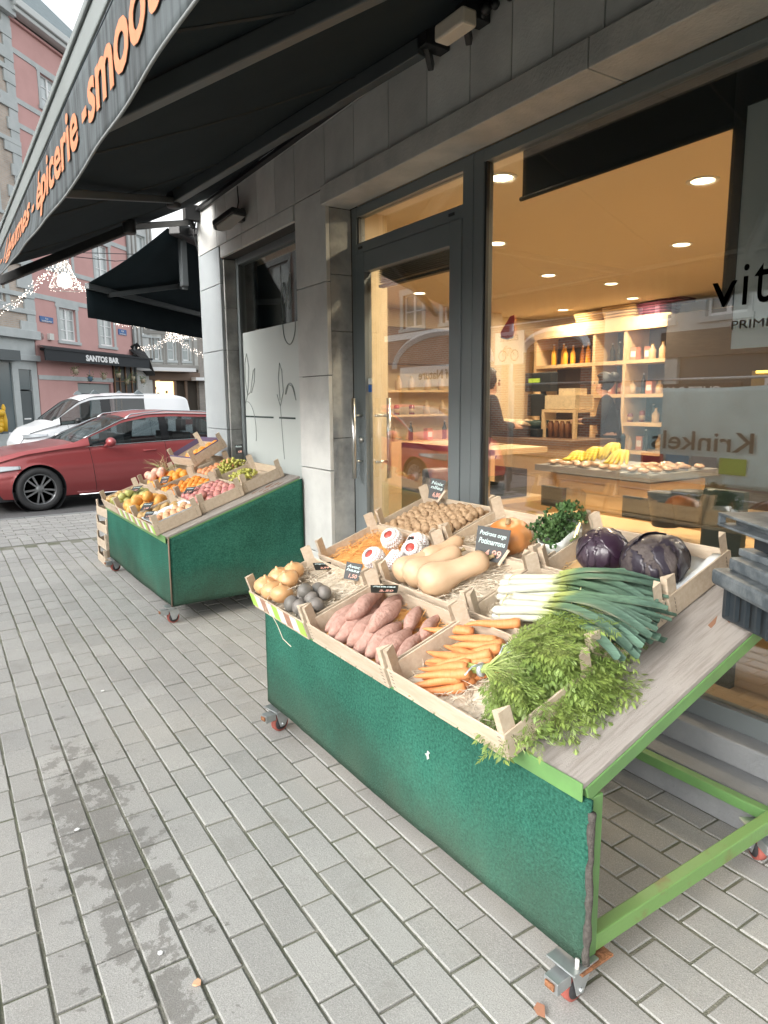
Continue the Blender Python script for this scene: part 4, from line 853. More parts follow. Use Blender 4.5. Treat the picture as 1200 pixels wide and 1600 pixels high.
for k in range(9): b.tube([(R_(-.03, .03), -.06, .0), (R_(-.05, .05), 0, .03)], .004, 5)
b.build('stems', M('kale_stem', (.22, .32, .12), .6), t)
bagm = M('clear_film', (.75, .77, .75), .2, .7, 12, (.45, .5, .45), .5, 25, spec=.7)
b = MB(); b.lathe([(.03, -.07), (.055, -.05), (.07, -.01), (.078, .025)], 26, fn=lambda r, z, a: (r * (1 + .06 * sin(a * 5) + .03 * sin(a * 11)), z + .01 * sin(a * 3))); b.v = [V((v.x * 1.35 - .012, v.y * .82, v.z)) for v in b.v]
b.f = b.f[:-2]; b.mi = b.mi[:-2]; b.sm = b.sm[:-2]; b.build('bag', bagm, t, solid=.0008)
b = MB(); b.grid(8, 8, lambda u, v: (.10 + .012 * sin(v * 7), -.06 + .12 * u, .0 + .17 * v - .05 * abs(u - .5) + .01 * sin(u * 9))); b.build('bag_flap', glass('bag_film', (.80, .82, .80), .12, .15), t)
b = MB(); b.grid(5, 5, lambda u, v: (-.01 + .03 * u, -.085 + .02 * v, .02 + .035 * u + .012 * sin(v * 6))); b.build('gold_tag', M('gold_foil', (.6, .45, .2), .25, metal=.7), t)
# ---------------------------------------------------------------- price cards
slate = M('slate_card', (.012, .015, .015), .5); chalk = M('chalk_ink', (.55, .68, .68), .8); chalkr = M('pink_chalk_ink', (.72, .38, .30), .8)
def card(lab, X, w, h, lines, price, peg=True, grp='handwritten price cards'):
    t = thing('price_card', lab, 'price card', grp, X)
    b = MB(); b.ext([(-w / 2 * .9, 0), (w / 2 * .9, 0), (w / 2, h), (-w / 2, h)], -.0008, .0008); b.build('slate', slate, t)
    b = MB(); y = h * .93
    for s_ in lines:
        hh = h * .17; y -= hh * 1.25; vs, fs = fitted(s_, w * .80, hh, .0003, .012, .25); b.add([(p[0] - w * .40, p[1] + y + p[0] * -.06, p[2] + .0012) for p in vs], fs)
    b.build('chalk_writing', chalk, t)
    if price:
        b = MB(); vs, fs = fitted(price, w * .5, h * .26, .0003, .014, .15); b.add([(p[0] - w * .18, p[1] + h * .08, p[2] + .0012) for p in vs], fs); b.build('chalk_price', chalkr, t)
    if peg:
        b = MB(); b.box(-.006, -.02, -.006, .006, .055, .008); o = b.build('peg', wood, t, bevel=.002); o.matrix_local = T(w * .36, h * .05, .004) @ RZ(-.45)
    return t
def face(X, p, tilt, yaw=0): return X @ T(*p) @ RZ(-pi / 2 + yaw) @ RX(tilt)   # card facing the street
def cworld(px, py, X, h, yaw, tilt, lean=0):
    q = X.inverted() @ atP(px, py, X @ V((0, 0, h)), X.to_3x3() @ V((0, 0, 1))); w = X @ V((q.x, q.y, h))
    return T(*w) @ RZ(yaw) @ RX(tilt) @ RZ(lean)
card('black price card clipped on the walnut crate', cworld(679, 780, CM(2, 2), .10, radians(-62), radians(78), -.12), .085, .105, ['Noix', 'nlles'], '6,80')
card('largest black price card behind the butternut squashes', cworld(764, 877, CM(1, 1), .085, radians(-52), radians(76), -.10), .135, .135, ['Potirons orge', 'Potimarrons'], '4,99')
card('small black price card standing behind the dark plums', cworld(548, 906, CM(0, 2), .075, radians(-50), radians(62), -.1), .075, .075, ['Avoc', 'hass'], '1,50', False)
card('small price card lying almost flat on the wood wool by the onions', cworld(506, 890, CM(0, 2), .072, radians(-20), radians(14)), .085, .07, ['Oignons'], '2,99', False)
card('price card lying flat on top of the sweet potatoes', cworld(600, 926, CM(0, 1), .135, radians(-35), radians(8)), .11, .07, ['Patates'], '2,50', False)
# ---------------------------------------------------------------- black crates at the right end of the stand
bins = thing('black_crate', 'dusty black plastic crate at the bottom of the stack on the stand corner', 'plastic crate', 'stacked black plastic crates')
dusty = M('dusty_black_plastic', (.055, .068, .078), .5, 1, 14, (.16, .18, .19), .15, 60, lo=.42, hi=.72)
def tub(t, L, W, H, z, lip, ms=dusty):
    b = MB(); b.ext([(.02, .02), (L - .02, .02), (L - .02, W - .02), (.02, W - .02)], z, z + H - .03)
    b.build('tub_body', M('black_blue_plastic', (.02, .027, .033), .45), t, bevel=.01)
    b = MB(); b.box(0, 0, z + H - .05, L, W, z + H - .012); b.box(-lip, -lip, z + H - .012 - .001, L + lip, W + lip, z + H); b.build('rim', ms, t, bevel=.006)
tubp = F1 @ loc(1150, 925, 0, F1); a_ = radians(-40)
Bx = T(1.935, 1.17, .905) @ RZ(radians(-32))
bins.matrix_world = Bx
b = MB(); b.ext([(.03, -.02), (.40, -.02), (.40, -.50), (.08, -.44)], -.02, .115); b.build('tub_body', M('black_blue_plastic', (.02, .027, .033), .45), bins, bevel=.008)
b = MB(); [b.box(.022, -.06 - k * .055, .0, .034, -.05 - k * .055, .085) for k in range(7)]; [b.box(.06 + k * .055, -.03, .0, .07 + k * .055, -.012, .085) for k in range(6)]; b.build('ribs', MATS['black_blue_plastic'], bins)
b = MB(); b.box(0, -.5, .085, .42, 0, .135); b.build('rim', dusty, bins, bevel=.012); b = MB(); b.box(.035, -.47, .135, .40, -.03, .175); b.build('upper_rim', dusty, bins, bevel=.010)
l2 = thing('plastic_tray', 'flat dusty tray lying on the black crates', 'tray', None, Bx @ T(0, 0, .1755)); b = MB(); b.ext([(.09, -.42), (.38, -.44), (.39, -.02), (.07, -.02)], 0, .022); b.box(.12, -.4, .022, .36, -.06, .028); b.build('lid_plate', dusty, l2, bevel=.006)
c3 = thing('black_crate', 'black plastic crate with hollow rim on top of the stack', 'plastic crate', 'stacked black plastic crates', Bx @ T(0, 0, .204))
b = MB(); b.box(.09, -.40, 0, .38, -.06, .075); b.build('tub_body', M('black_blue_plastic', (.02, .027, .033), .45), c3, bevel=.006)
b = MB(); z = .06
b.box(.01, -.46, z, .42, .0, z + .008); b.box(.01, -.46, z + .032, .42, .0, z + .040); b.box(.01, -.012, z + .0085, .03, .0, z + .0315); b.box(.01, -.46, z + .0085, .03, -.45, z + .0315); b.box(.05, -.44, z + .0085, .4, -.03, z + .0315)
b.build('rim', dusty, c3, bevel=.002)
# ---------------------------------------------------------------- far stand crates and fruit
UF = [.145, .51, .875]; VF = [.385, .945, 1.505]; crates2 = {}
labs2 = {(0, 0): 'far stand front crate of brown pears and pale fruit in paper, near corner', (0, 1): 'far stand front crate of ripe mangoes', (0, 2): 'far stand front crate of green pears at the far corner',
         (1, 0): 'far stand middle crate of pink plums', (1, 1): 'far stand middle crate of clementines', (1, 2): 'far stand middle crate of large oranges in tissue',
         (2, 0): 'far stand back crate of loose white grapes at the near corner', (2, 1): 'far stand back crate of apricots and grape bunches', (2, 2): 'far stand back crate carrying the tilted crate'}
for (i, j), lab in labs2.items(): crates2[(i, j)] = crate(lab, UF[i], VF[j] + (.03 * i), F2, R_(-.012, .012))
def C2(i, j): return crates2[(i, j)][1]
b = MB()
for k in range(9): b.box(-CD / 2 - .0022, -CL / 2 + .006 + k * (CL - .012) / 9, .014, -CD / 2 - .0013, -CL / 2 + .006 + (k + 1) * (CL - .012) / 9, .078, mat=[0, 1, 2][k % 3])
pb = b.mesh('printed_band', [MATS['print_green'], MATS['print_white'], MATS['print_brown']])
link('printed_band', pb, crates2[(0, 0)][0]); link('printed_band', pb, crates2[(0, 1)][0])
def fm(n, c, c2, v=.8, s=6, r_=.45, b_=.1): return M(n, c, r_, v, s, c2, b_, 90)
orange = [lump('orange', .040, fm('orange_peel', (.78, .32, .04), (.70, .25, .03), .5, 8, .45, .3), 1, 1, .95, .02)]
tissue = [lump('orange', .042, fm('tissue_wrap', (.72, .48, .40), (.66, .32, .18), .9, 12), 1, 1, .95, .1, 5)]
clem = [lump('clementine', .031, fm('clementine_peel', (.76, .27, .03), (.68, .22, .03), .5, 9, .45, .3), 1, 1, .86, .03)]
plum2 = [lump('plum', .031, fm('pink_plum_skin', (.42, .14, .15), (.58, .28, .22), .9, 9), 1, 1, 1.05, .03, seed=k) for k in range(2)]
mango = [lump('mango', .045, fm('mango_skin', (.74, .34, .08), (.62, .38, .10), .8, 5), 1.0, .82, 1.3, .06, 1.2, seed=k) for k in range(2)]
def pearfn(q, d): k = 1 - .42 * max(0, d.z); return V((q.x * k, q.y * k, q.z * (1.35 if d.z > 0 else .9)))
pearg = [lump('pear', .036, fm('green_pear_skin', (.42, .44, .14), (.34, .33, .11), .8, 9), amp=.05, fn=pearfn)]
pearb = [lump('pear', .037, fm('brown_pear_skin', (.50, .31, .11), (.38, .25, .10), .8, 14), amp=.05, fn=pearfn)]
pale = [lump('apricot', .030, fm('pale_peach_skin', (.66, .42, .24), (.62, .32, .18), .8, 9), amp=.03)]
apr = [lump('apricot', .031, fm('apricot_skin', (.68, .33, .14), (.60, .22, .12), .8, 9), amp=.03)]
random.seed(5)
heap('pear', pearg, C2(0, 2), 22, .036, 'green pear in the far front corner crate', 'pear', 'green pears', x=(-.16, .16), y=(-.25, .10), layers=2)
heap('pear', pale and pearb, C2(0, 2), 6, .036, 'small pale melon-like pear at the far corner', 'pear', 'pale pears', x=(-.16, .16), y=(.10, .26), layers=1)
heap('mango', mango, C2(0, 1), 20, .044, 'ripe orange mango in the front crate', 'mango', 'mangoes', x=(-.165, .165), y=(-.26, .26), layers=2, z0=.035)
heap('pear', pearb, C2(0, 0), 11, .037, 'brown pear in the near front crate', 'pear', 'brown pears', x=(-.165, .165), y=(.02, .26), layers=2, z0=.03)
heap('apricot', pale, C2(0, 0), 14, .031, 'pale peach lying on white paper in the near front crate', 'peach', 'pale peaches', x=(-.15, .16), y=(-.24, .02), layers=1, z0=.05)
b = MB(); b.grid(12, 10, lambda u, v: (-.168 + .336 * u, -.262 + .30 * v, .045 + .05 * (max(abs(u - .5) * 2, abs(v - .5) * 2)) ** 5 + .006 * noise.noise(V((u * 8, v * 8, 0))))); o = b.build('paper_liner', MATS['white_paper'], solid=.0008); o.matrix_world = C2(0, 0); tag(o, 'crumpled white paper lining the near front crate of the far stand', 'paper')
heap('orange', orange, C2(1, 2), 19, .039, 'large orange piled in the middle crate', 'orange', 'large oranges', layers=3, z0=.03, crown=.02)
heap('orange', tissue, C2(1, 2), 6, .042, 'orange wrapped in pink tissue among the large oranges', 'orange', 'tissue wrapped oranges', x=(-.16, .05), y=(-.10, .26), layers=1, z0=.10)
heap('clementine', clem, C2(1, 1), 42, .031, 'clementine in the middle crate', 'clementine', 'clementines', layers=3, z0=.03)
heap('plum', plum2, C2(1, 0), 46, .031, 'pink plum in the near middle crate', 'plum', 'pink plums', layers=2, z0=.04)
heap('apricot', apr, C2(2, 1), 22, .031, 'apricot in the back crate', 'apricot', 'apricots', x=(-.165, .165), y=(-.02, .26), layers=2, z0=.04)
grm = M('white_grape_skin', (.46, .46, .10), .3, .6, 20, (.36, .34, .07), sss=.0)
def grapes(lab, X, n, rx, ry, rz, sd):
    random.seed(sd); t = thing('grape_bunch', lab, 'grapes', 'white grape bunches', X); me = lump('grape', .0125, grm, 1, 1, 1.12, .02, n=12, m=8)
    P = []; tries = 0
    while len(P) < n and tries < 4000:
        tries += 1; q = V((R_(-1, 1), R_(-1, 1), R_(-.6, 1)))
        if q.length > 1: continue
        q = V((q.x * rx, q.y * ry, q.z * rz))
        if all((q - z).length > .019 for z in P): P.append(q)
    for q in P: link('grape', me, t, T(*q) @ Euler((R_(-1, 1), R_(-1, 1), 0)).to_matrix().to_4x4())
    b = MB(); b.tube([(rx * .9, 0, 0), (0, 0, 0), (-rx * .8, .01, -.005)], .003, 5); b.build('stalk', M('grape_stalk', (.22, .22, .07), .7), t)
grapes('large white grape bunch heaped high in the back crate', C2(2, 1) @ T(0, -.15, .085), 95, .15, .11, .07, 2)
grapes('white grape bunch low in the near back crate', C2(2, 0) @ T(-.03, .06, .065), 80, .12, .14, .035, 3)
random.seed(6)
b = MB(); b.grid(8, 4, lambda u, v: (.04 + .14 * v, -.17 + .24 * u, .085 + .012 * sin(u * 6) - .05 * v)); o = b.build('purple_wrapping', M('purple_wrap', (.12, .09, .20), .6), solid=.0008); o.matrix_world = C2(2, 1) @ T(-.1, .1, 0); tag(o, 'purple and white printed wrapping in the apricot crate', 'wrapping')
# raised and tilted crate
Xt = C2(2, 2) @ T(.0, -.06, .155) @ RY(radians(-9)) @ RZ(.05)
tc_, Xt = crate('small tilted crate of oranges lined with purple paper on top of the back row', 0, 0, Mw=Xt)
heap('orange', orange, Xt, 13, .038, 'orange in the raised tilted crate', 'orange', 'oranges in the raised crate', layers=2, z0=.012)
b = MB(); 
for x in (-.17, .168): b.box(x, -.266, .05, x + .002, .266, .096)
for y in (-.266, .264): b.box(-.168, y, .05, .168, y + .002, .096)
o = b.build('purple_lining', M('purple_paper', (.13, .10, .19), .7)); o.matrix_world = Xt; tag(o, 'purple paper lining standing up inside the tilted crate', 'paper')
def c2card(lab, ij, p, w, h, l, pr, tilt=60, yaw=0): card(lab, C2(*ij) @ T(*p) @ RZ(-pi / 2 + yaw) @ RX(radians(tilt)), w, h, l, pr, False)
grey_ = slate
c2card('price card lying on the brown pears', (0, 0), (-.10, .16, .11), .11, .075, ['Poires'], '2,50', 25, .5)
c2card('price card on the pale peaches at the printed crate edge', (0, 0), (-.14, -.02, .09), .09, .06, ['Kakis'], '1,20', 30, .5)
c2card('price card among the clementines', (1, 1), (-.13, .14, .13), .10, .07, ['Clem'], '2,99', 35, .5)
c2card('price card on the pink plums', (1, 0), (-.12, .12, .10), .10, .065, ['Prunes'], '3,50', 25, .5)
c2card('dark price card lying on the green pears', (0, 2), (.02, -.16, .115), .12, .08, ['Avocats'], '1,50', 15, .5)
c2card('black price card standing over the grapes', (2, 1), (.12, -.19, .17), .09, .08, ['Raisin'], '4,90', 75, .4)
# dry grass tuft
random.seed(4); b = MB(); P0 = F2 @ V((.56, 1.83, .02))
for _ in range(70):
    a = R_(0, 6.3); L = R_(.12, .28); lean = R_(.1, .9); b.tube([tuple(P0 + V((R_(-.03, .03), R_(-.03, .03), 0)) + V((cos(a) * lean * L * t * t * 1.2, sin(a) * lean * L * t * t * 1.2, L * t * (1 - .5 * lean * t * t)))) for t in (0, .3, .6, .85, 1)], [.0022, .002, .0016, .001, .0004], 4, mat=random.choice((0, 0, 1)))
tag(b.build('dry_grass', [M('dry_grass', (.50, .36, .20), .8), M('green_grass_blade', (.22, .30, .10), .7)]), 'tuft of dry grass sticking up behind the orange crates', 'dried grass')
# crates stacked on the ground beyond the far stand
gm_ = []
for k, (z, lab) in enumerate([(0.0, 'empty wooden crate at the bottom of the stack beyond the far stand'), (.153, 'empty wooden crate second from the ground beyond the far stand'), (.306, 'empty wooden crate third from the ground beyond the far stand'), (.459, 'empty wooden crate on top of the stack beyond the far stand')]):
    crate(lab, 0, 0, Mw=T(1.50 + .01 * k, 6.95, z + .004) @ RZ(pi / 2 + .03 * k))
# ---------------------------------------------------------------- facades across the streets
def facade_frame(O, hd):
    a = radians(hd); h = V((sin(a), cos(a), 0)); return Matrix(((h.x, -h.y, 0, O[0]), (h.y, h.x, 0, O[1]), (0, 0, 1, 0), (0, 0, 0, 1)))
def wall_holes(b, u0, u1, z0, z1, holes, d=.25, mat=0):
    us = sorted({u0, u1, *[k for h in holes for k in h[:2]]}); zs = sorted({z0, z1, *[k for h in holes for k in h[2:4]]})
    for a, c in zip(us, us[1:]):
        for e, f in zip(zs, zs[1:]):
            if any(h[0] <= a + 1e-5 and c <= h[1] + 1e-5 and h[2] <= e + 1e-5 and f <= h[3] + 1e-5 for h in holes): continue
            b.add([(a, 0, e), (c, 0, e), (c, 0, f), (a, 0, f)], [(0, 1, 2, 3)], mat=mat)
    for h in holes:
        a, c, e, f = h[:4]
        b.add([(a, 0, e), (c, 0, e), (c, 0, f), (a, 0, f), (a, d, e), (c, d, e), (c, d, f), (a, d, f)], [(0, 1, 5, 4), (1, 2, 6, 5), (2, 3, 7, 6), (3, 0, 4, 7)], mat=mat)
    b.add([(u0, 0, z0), (u0, 0, z1), (u0, 6, z1), (u0, 6, z0), (u1, 0, z0), (u1, 0, z1), (u1, 6, z1), (u1, 6, z0)], [(0, 1, 2, 3), (4, 7, 6, 5), (1, 5, 6, 2), (3, 2, 6, 7)], mat=mat)
stonew = M('window_stone', (.48, .51, .51), .8, .6, 3, (.38, .42, .42), .2, 60)
def window(par, u0, u1, z0, z1, nx=2, nz=3, sur=.14, arch=False, fm_=None, gm=None, name='window'):
    f = MB(); w_ = .055; y0 = .09
    f.box(u0, y0, z0, u0 + w_, y0 + .06, z1); f.box(u1 - w_, y0, z0, u1, y0 + .06, z1); f.box(u0 + w_, y0 + .001, z1 - w_, u1 - w_, y0 + .059, z1); f.box(u0 + w_, y0 + .001, z0, u1 - w_, y0 + .059, z0 + w_ * 1.3)
    for i in range(1, nx): c = u0 + (u1 - u0) * i / nx; f.box(c - .05, y0 - .006, z0 + w_ * 1.3, c + .05, y0 + .054, z1 - w_)
    for j in range(1, nz):
        c = z0 + (z1 - z0) * j / nz
        for i in range(nx): a = u0 + (u1 - u0) * i / nx; e = u0 + (u1 - u0) * (i + 1) / nx; f.box(a + .052, y0 + .005, c - .016, e - .052, y0 + .05, c + .016)
    o = f.build(name, fm_ or frame_w, par)
    g = MB(); g.box(u0 + .02, y0 + .03, z0 + .03, u1 - .02, y0 + .035, z1 - .03); g.build('pane', gm or curt, o)
    if sur:
        s = MB(); s.box(u0 - sur, -.025, z0, u0, .0, z1); s.box(u1, -.025, z0, u1 + sur, 0, z1); s.box(u0 - sur - .06, -.028, z1, u1 + sur + .06, 0, z1 + sur * 1.2); s.box(u0 - sur - .05, -.06, z0 - .11, u1 + sur + .05, .09, z0 - .001)
        s.build('stone_surround', stonew, o)
def band(b, u0, u1, z, h=.16, d=.03): b.box(u0, -d, z - h / 2, u1, -.0005, z + h / 2)
# the red corner house
O1 = (3.2638, 28.0515)
redm = M('red_render', (.58, .34, .32), .85, .8, 1.2, (.52, .30, .28), .15, 40)
RH = thing('red_house', 'red rendered corner house with white windows and grey stone bands above the bar', 'house', 'houses beyond the crossing', facade_frame(O1, 44))
rw = [(u, u + 1.0, z, z + hh) for u in (1.5, 4.05) for z, hh in ((3.86, 1.22), (6.5, 1.45), (9.3, 1.4), (12.05, 1.15))]
b = MB(); wall_holes(b, .05, 6.6, 0, 14.4, rw + [(2.3, 4.6, .9, 2.3)]); b.build('wall', redm, RH)
for h in rw: window(RH, *h, nx=2, nz=3)
b = MB()
for z in (5.33, 6.42, 8.15, 9.15, 10.95, 11.75, 13.33): band(b, .05, 6.6, z, .17)
band(b, .05, 6.6, 2.45, .16)
b.build('stone_band', stonew, RH)
b = MB(); b.box(.0, -.35, 14.45, 6.7, 0, 14.6); b.box(.0, -.45, 14.6, 6.75, 0, 14.85); b.box(.05, -.1, 14.25, 6.6, -.0, 14.32, mat=1); b.build('cornice', [M('white_cornice', (.55, .58, .57), .6), redm], RH, bevel=.03)
b = MB(); zr = 14.85; b.add([(-.0, -.42, zr), (6.75, -.42, zr), (6.75, 6, zr), (0, 6, zr), (0, 2.8, zr + 3.4), (3.9, 2.8, zr + 3.4)], [(0, 1, 5, 4), (1, 2, 5), (2, 3, 4, 5), (3, 0, 4)]); b.build('roof', M('slate_roof', (.20, .25, .26), .7, .8, 3, (.13, .17, .18), .4, 8, stretch=(1, 1, 5)), RH)
b = MB(); b.tube([(6.5, -.06, 0), (6.5, -.06, 14.4)], .05, 8); b.build('drainpipe', M('pipe_grey', (.22, .24, .24), .6), RH)
def sign(par, u0, z0, w_, h_, lines, m_, mt, name='street_sign'):
    b = MB(); b.box(u0, -.03, z0, u0 + w_, -.0005, z0 + h_); o = b.build(name, m_, par)
    b = MB(); y = z0 + h_
    for s_, wf in lines:
        hh = h_ * .72 / len(lines) * .8; y -= h_ * .96 / len(lines); vs, fs = fitted(s_, w_ * wf, hh, .001, .01); b.add([(u0 + w_ * (1 - wf) / 2 + p[0], -.032 - p[2], y + p[1]) for p in vs], fs)
    b.build('sign_lettering', mt, o)
bluem = M('enamel_blue', (.015, .10, .30), .35); whitep = M('white_paint', (.75, .76, .76), .5)
sign(RH, .38, 4.44, .72, .20, [('Rue', .2), ('SOUVERAIN-PONT', .8)], bluem, whitep); sign(RH, 5.4, 4.42, .62, .24, [('RUE', .3), ('CATHÉDRALE', .8)], bluem, whitep)
b = MB(); b.lathe([(.12, 0), (.14, -.05), (.09, -.12), (.02, -.14)], 14, T(.42, 0, 3.92) @ RX(-pi / 2) @ SC(1, 1, -1)); b.box(.72, -.12, 3.82, .95, -.001, 4.05); b.build('alarm_box', M('alarm_white', (.6, .6, .57), .5), RH)
# ground floor of the bar
b = MB(); b.box(2.35, .10, .9, 4.55, .12, 1.9, mat=0); b.box(2.35, .08, 1.9, 4.55, .12, 2.28, mat=1); b.build('bar_window', [pane_b, M('shutter_grey', (.25, .28, .28), .5)], RH)
b = MB(); b.box(4.75, -.05, .0, 6.55, -.001, 3.1, mat=0)
for u in (4.75, 5.15, 5.6, 6.1, 6.5): b.box(u, -.09, 0, u + .06, -.05, 3.1, mat=1)
for z in (1.7, 2.4): b.box(4.8, -.08, z, 6.5, -.05, z + .04, mat=1)
b.build('bar_front', [black, M('brown_wood', (.20, .11, .06), .7)], RH)
b = MB(); b.box(.25, -.5, 3.42, 7.3, -.001, 3.5, mat=0); b.add([(.1, -.05, 3.60), (6.7, -.05, 3.60), (6.7, -.58, 3.42), (.0, -.58, 3.42)], [(0, 1, 2, 3)])
b.box(-.3, -.62, 3.02, 6.75, -.58, 3.44); b.box(-.3, -.65, 3.41, 6.75, -.57, 3.46)
o = b.build('bar_awning', M('bar_awning_black', (.02, .024, .028), .8), RH); tag(o, 'black awning lettered SANTOS BAR')
b = MB(); vs, fs = fitted('SANTOS BAR', 2.25, .24, .004, .05); b.add([(2.05 + p[0], -.624 - p[2], 3.11 + p[1]) for p in vs], fs); b.build('bar_lettering', whitep, o)
b = MB(); b.add([(6.1, -.6, 3.46), (6.8, -.6, 3.46), (7.6, -.4, 2.75), (7.6, .1, 2.75), (6.2, .1, 3.9), (6.5, -.2, 4.15), (7.0, -.2, 3.9)], [(0, 1, 2, 3, 4), (4, 5, 6, 1)]); b.build('porch_roof', black, RH, solid=.05)
random.seed(8)
for k in range(7):
    u = [1.5, 2.4, 3.35, 4.4, 5.0, 5.5, 6.3][k]; z = [2.6, 2.35, 2.45, 2.55, 2.3, 2.45, 2.35][k]
    t = thing('hanging_plant', ['potted plant hanging first from the left under the bar awning', 'blue pot plant hanging second under the bar awning', 'trailing plant third under the bar awning', 'leafy plant hanging fourth under the bar awning', 'long trailing plant on the wooden bar front', 'plant hanging before the last bar window', 'plant hanging at the corner end of the bar'][k], 'plant', 'hanging plants at the bar', RH.matrix_world @ T(u, -.5, z))
    b = MB(); b.lathe([(.07, 0), (.10, .16), (.10, .18)], 12); b.tube([(0, 0, .18), (0, 0, .45)], .006, 3); b.build('pot', M('pot_beige', (.45, .38, .28), .7) if k != 1 else M('pot_blue', (.1, .2, .3), .6), t)
    b = MB()
    for _ in range(90): a = R_(0, 6.3); r = R_(.02, .17); q = V((r * cos(a), r * sin(a), .2 + R_(-.35, .14) * (r / .17))); e = V((R_(-1, 1), R_(-1, 1), R_(-1, 1))) * .045; g_ = V((R_(-1, 1), R_(-1, 1), R_(-1, 1))) * .03; b.add([q, q + e, q + e + g_, q + g_], [(0, 1, 2, 3)])
    b.build('leaves', M('street_leaf', (.12, .18, .06), .6, isl=.4), t)
# brick house at the left of the photo
BH = thing('brick_house', 'tall buff brick house with stone bands and quoins beside the red house', 'house', 'houses beyond the crossing', facade_frame(O1, 44))
bw = [(-2.2, -1.25, z, z + 1.7) for z in (4.9, 7.9, 10.55 - .3)] + [(-4.4, -3.4, z, z + 1.7) for z in (4.9, 7.9, 10.2)]
b = MB(); wall_holes(b, -8, .0, 3.9, 14.4, bw); b.build('wall', brick('buff_brick', (.52, .42, .34), (.45, .36, .29), (.45, .43, .40)), BH)
for h in bw: window(BH, *h, nx=2, nz=2, sur=.2)
b = MB()
for z in (12.6, 11.42, 10.3, 7.4, 6.35, 5.25, 4.7): band(b, -8, .12, z, .16, .08)
for k in range(14):
    z = 4.0 + k * .74; b.box(-.42 if k % 2 else -.68, -.07, z, .12, -.001, z + .37); b.box(-.30, -.05, z + .371, .12, -.001, z + .739)
b.box(-8, -.25, 14.3, .2, 0, 14.75); b.box(-8, -.35, 14.751, .25, 0, 14.95); b.box(-8, -.2, 3.75, .12, 0, 4.05); b.box(-8, -.12, 3.0, .1, 0, 3.2)
b.build('stone_band', stonew, BH, bevel=.01)
b = MB(); b.add([(-8, -.3, 14.95), (.2, -.3, 14.95), (.2, 6, 18.5), (-8, 6, 18.5)], [(0, 1, 2, 3)]); b.build('roof', MATS['slate_roof'], BH)
b = MB(); wall_holes(b, -8, .0, 0, 3.75, [(-.95, -.3, 0, 2.7), (-2.6, -1.25, .5, 2.9), (-4.6, -3.0, .5, 2.9)]); b.build('ground_floor_wall', stonew, BH)
b = MB(); b.box(-.95, .06, 0, -.3, .1, 1.95); b.box(-.9, .05, 2.0, -.35, .08, 2.7, mat=1); b.box(-.8, .05, .95, -.45, .06, 1.0, mat=2); b.build('door', [M('dark_grey_door', (.07, .085, .09), .5), pane_b, whitep], BH)
b = MB(); b.box(-2.6, .06, .5, -1.25, .1, 2.9, mat=0); b.box(-1.95, .04, .5, -1.85, .1, 2.9, mat=1); b.box(-2.4, .05, .8, -1.95, .055, 1.9, mat=2); b.box(-4.6, .06, .5, -3, .1, 2.9, mat=0); b.box(-2.7, -.3, 2.95, -1.15, .0, 3.3, mat=1); b.build('shop_front', [pane_b, MATS['dark_grey_door'], whitep], BH)
b = MB(); b.lathe([(.10, 0), (.12, .5), (.06, .9), (.09, 1.05), (.03, 1.2)], 12, T(0, 0, .4)); 
for k in range(5): b.ball(.22, 10, 7, T(R_(-.4, .4), R_(-.1, .1), .5 + k * .18) @ SC(1.2, .5, .7))
o = b.build('yellow_figure', M('yellow_plastic', (.75, .45, .03), .5)); o.matrix_world = RH.matrix_world @ T(-2.2, -.3, .3) @ SC(.75); tag(o, 'yellow and white lumpy figure by the shop window at the far left', 'decoration')
# cluster of houses at the end of the side street
O2 = (8.6, 33.75); EH = thing('half_timbered_house', 'pale half-timbered house with small white windows above a lit shop', 'house', 'houses beyond the crossing', facade_frame(O2, 75))
ew = [(u, u + .38, z, z + 1.0) for u in (.35, 1.15, 1.95) for z in (3.5, 4.95)]
b = MB(); wall_holes(b, -1.2, 2.8, 3.1, 7.5, ew); b.build('wall', M('grey_plaster', (.50, .50, .47), .85, .6, 2), EH)
for h in ew: window(EH, *h, nx=1, nz=2, sur=.05)
b = MB()
for u in (-.1, .15, .85, 1.0, 1.65, 1.8, 2.5): b.box(u, -.03, 3.2, u + .09, -.001, 7.4)
for z in (3.15, 4.7, 6.3): b.box(-1.2, -.04, z, 2.8, -.031 + .03, z + .14)
b.build('timber_frame', M('grey_timber', (.28, .27, .25), .8), EH)
b = MB(); b.box(-1.2, -.7, 2.95, 2.2, .0, 3.12, mat=0); b.box(-1.2, -.1, 2.55, 2.8, 0, 2.94, mat=1); b.box(2.3, -.5, 2.55, 4.5, 0, 2.7, mat=0); b.build('shop_canopy', [whitep, M('brown_fascia', (.16, .11, .08), .7)], EH)
b = MB(); b.box(-1.2, .25, 0, 2.8, .3, 2.55, mat=0); b.box(-.8, .1, .9, 1.4, .12, 2.5, mat=1)
for u in (-.85, .25, 1.4, 2.0): b.box(u, .0, 0, u + .12, .09, 2.55, mat=2)
for k in range(14): b.box(-.7 + k * .15, .05, 1.3 + (k * 37 % 10) * .09, -.6 + k * .15, .09, 1.42 + (k * 37 % 10) * .09, mat=2)
b.build('lit_shop_front', [M('shop_dark', (.05, .04, .03), .8), M('lit_window_amber', (.8, .5, .25), .5, emit=(1, .62, .28), es=1.2, var=.8, vs=4, col2=(.3, .15, .05)), MATS['brown_fascia']], EH)
E2 = thing('stone_house', 'grey stone house closing the street at the right behind the column', 'house', 'houses beyond the crossing', facade_frame((11.3, 34.5), 75))
b = MB(); wall_holes(b, 0, 8, 0, 9, [(1, 2, 3.6, 5.2), (3.5, 4.5, 3.6, 5.2), (1.2, 3.6, .3, 2.3)]); b.build('wall', brick('grey_brick', (.36, .32, .28), (.30, .27, .24), (.30, .29, .27)), E2)
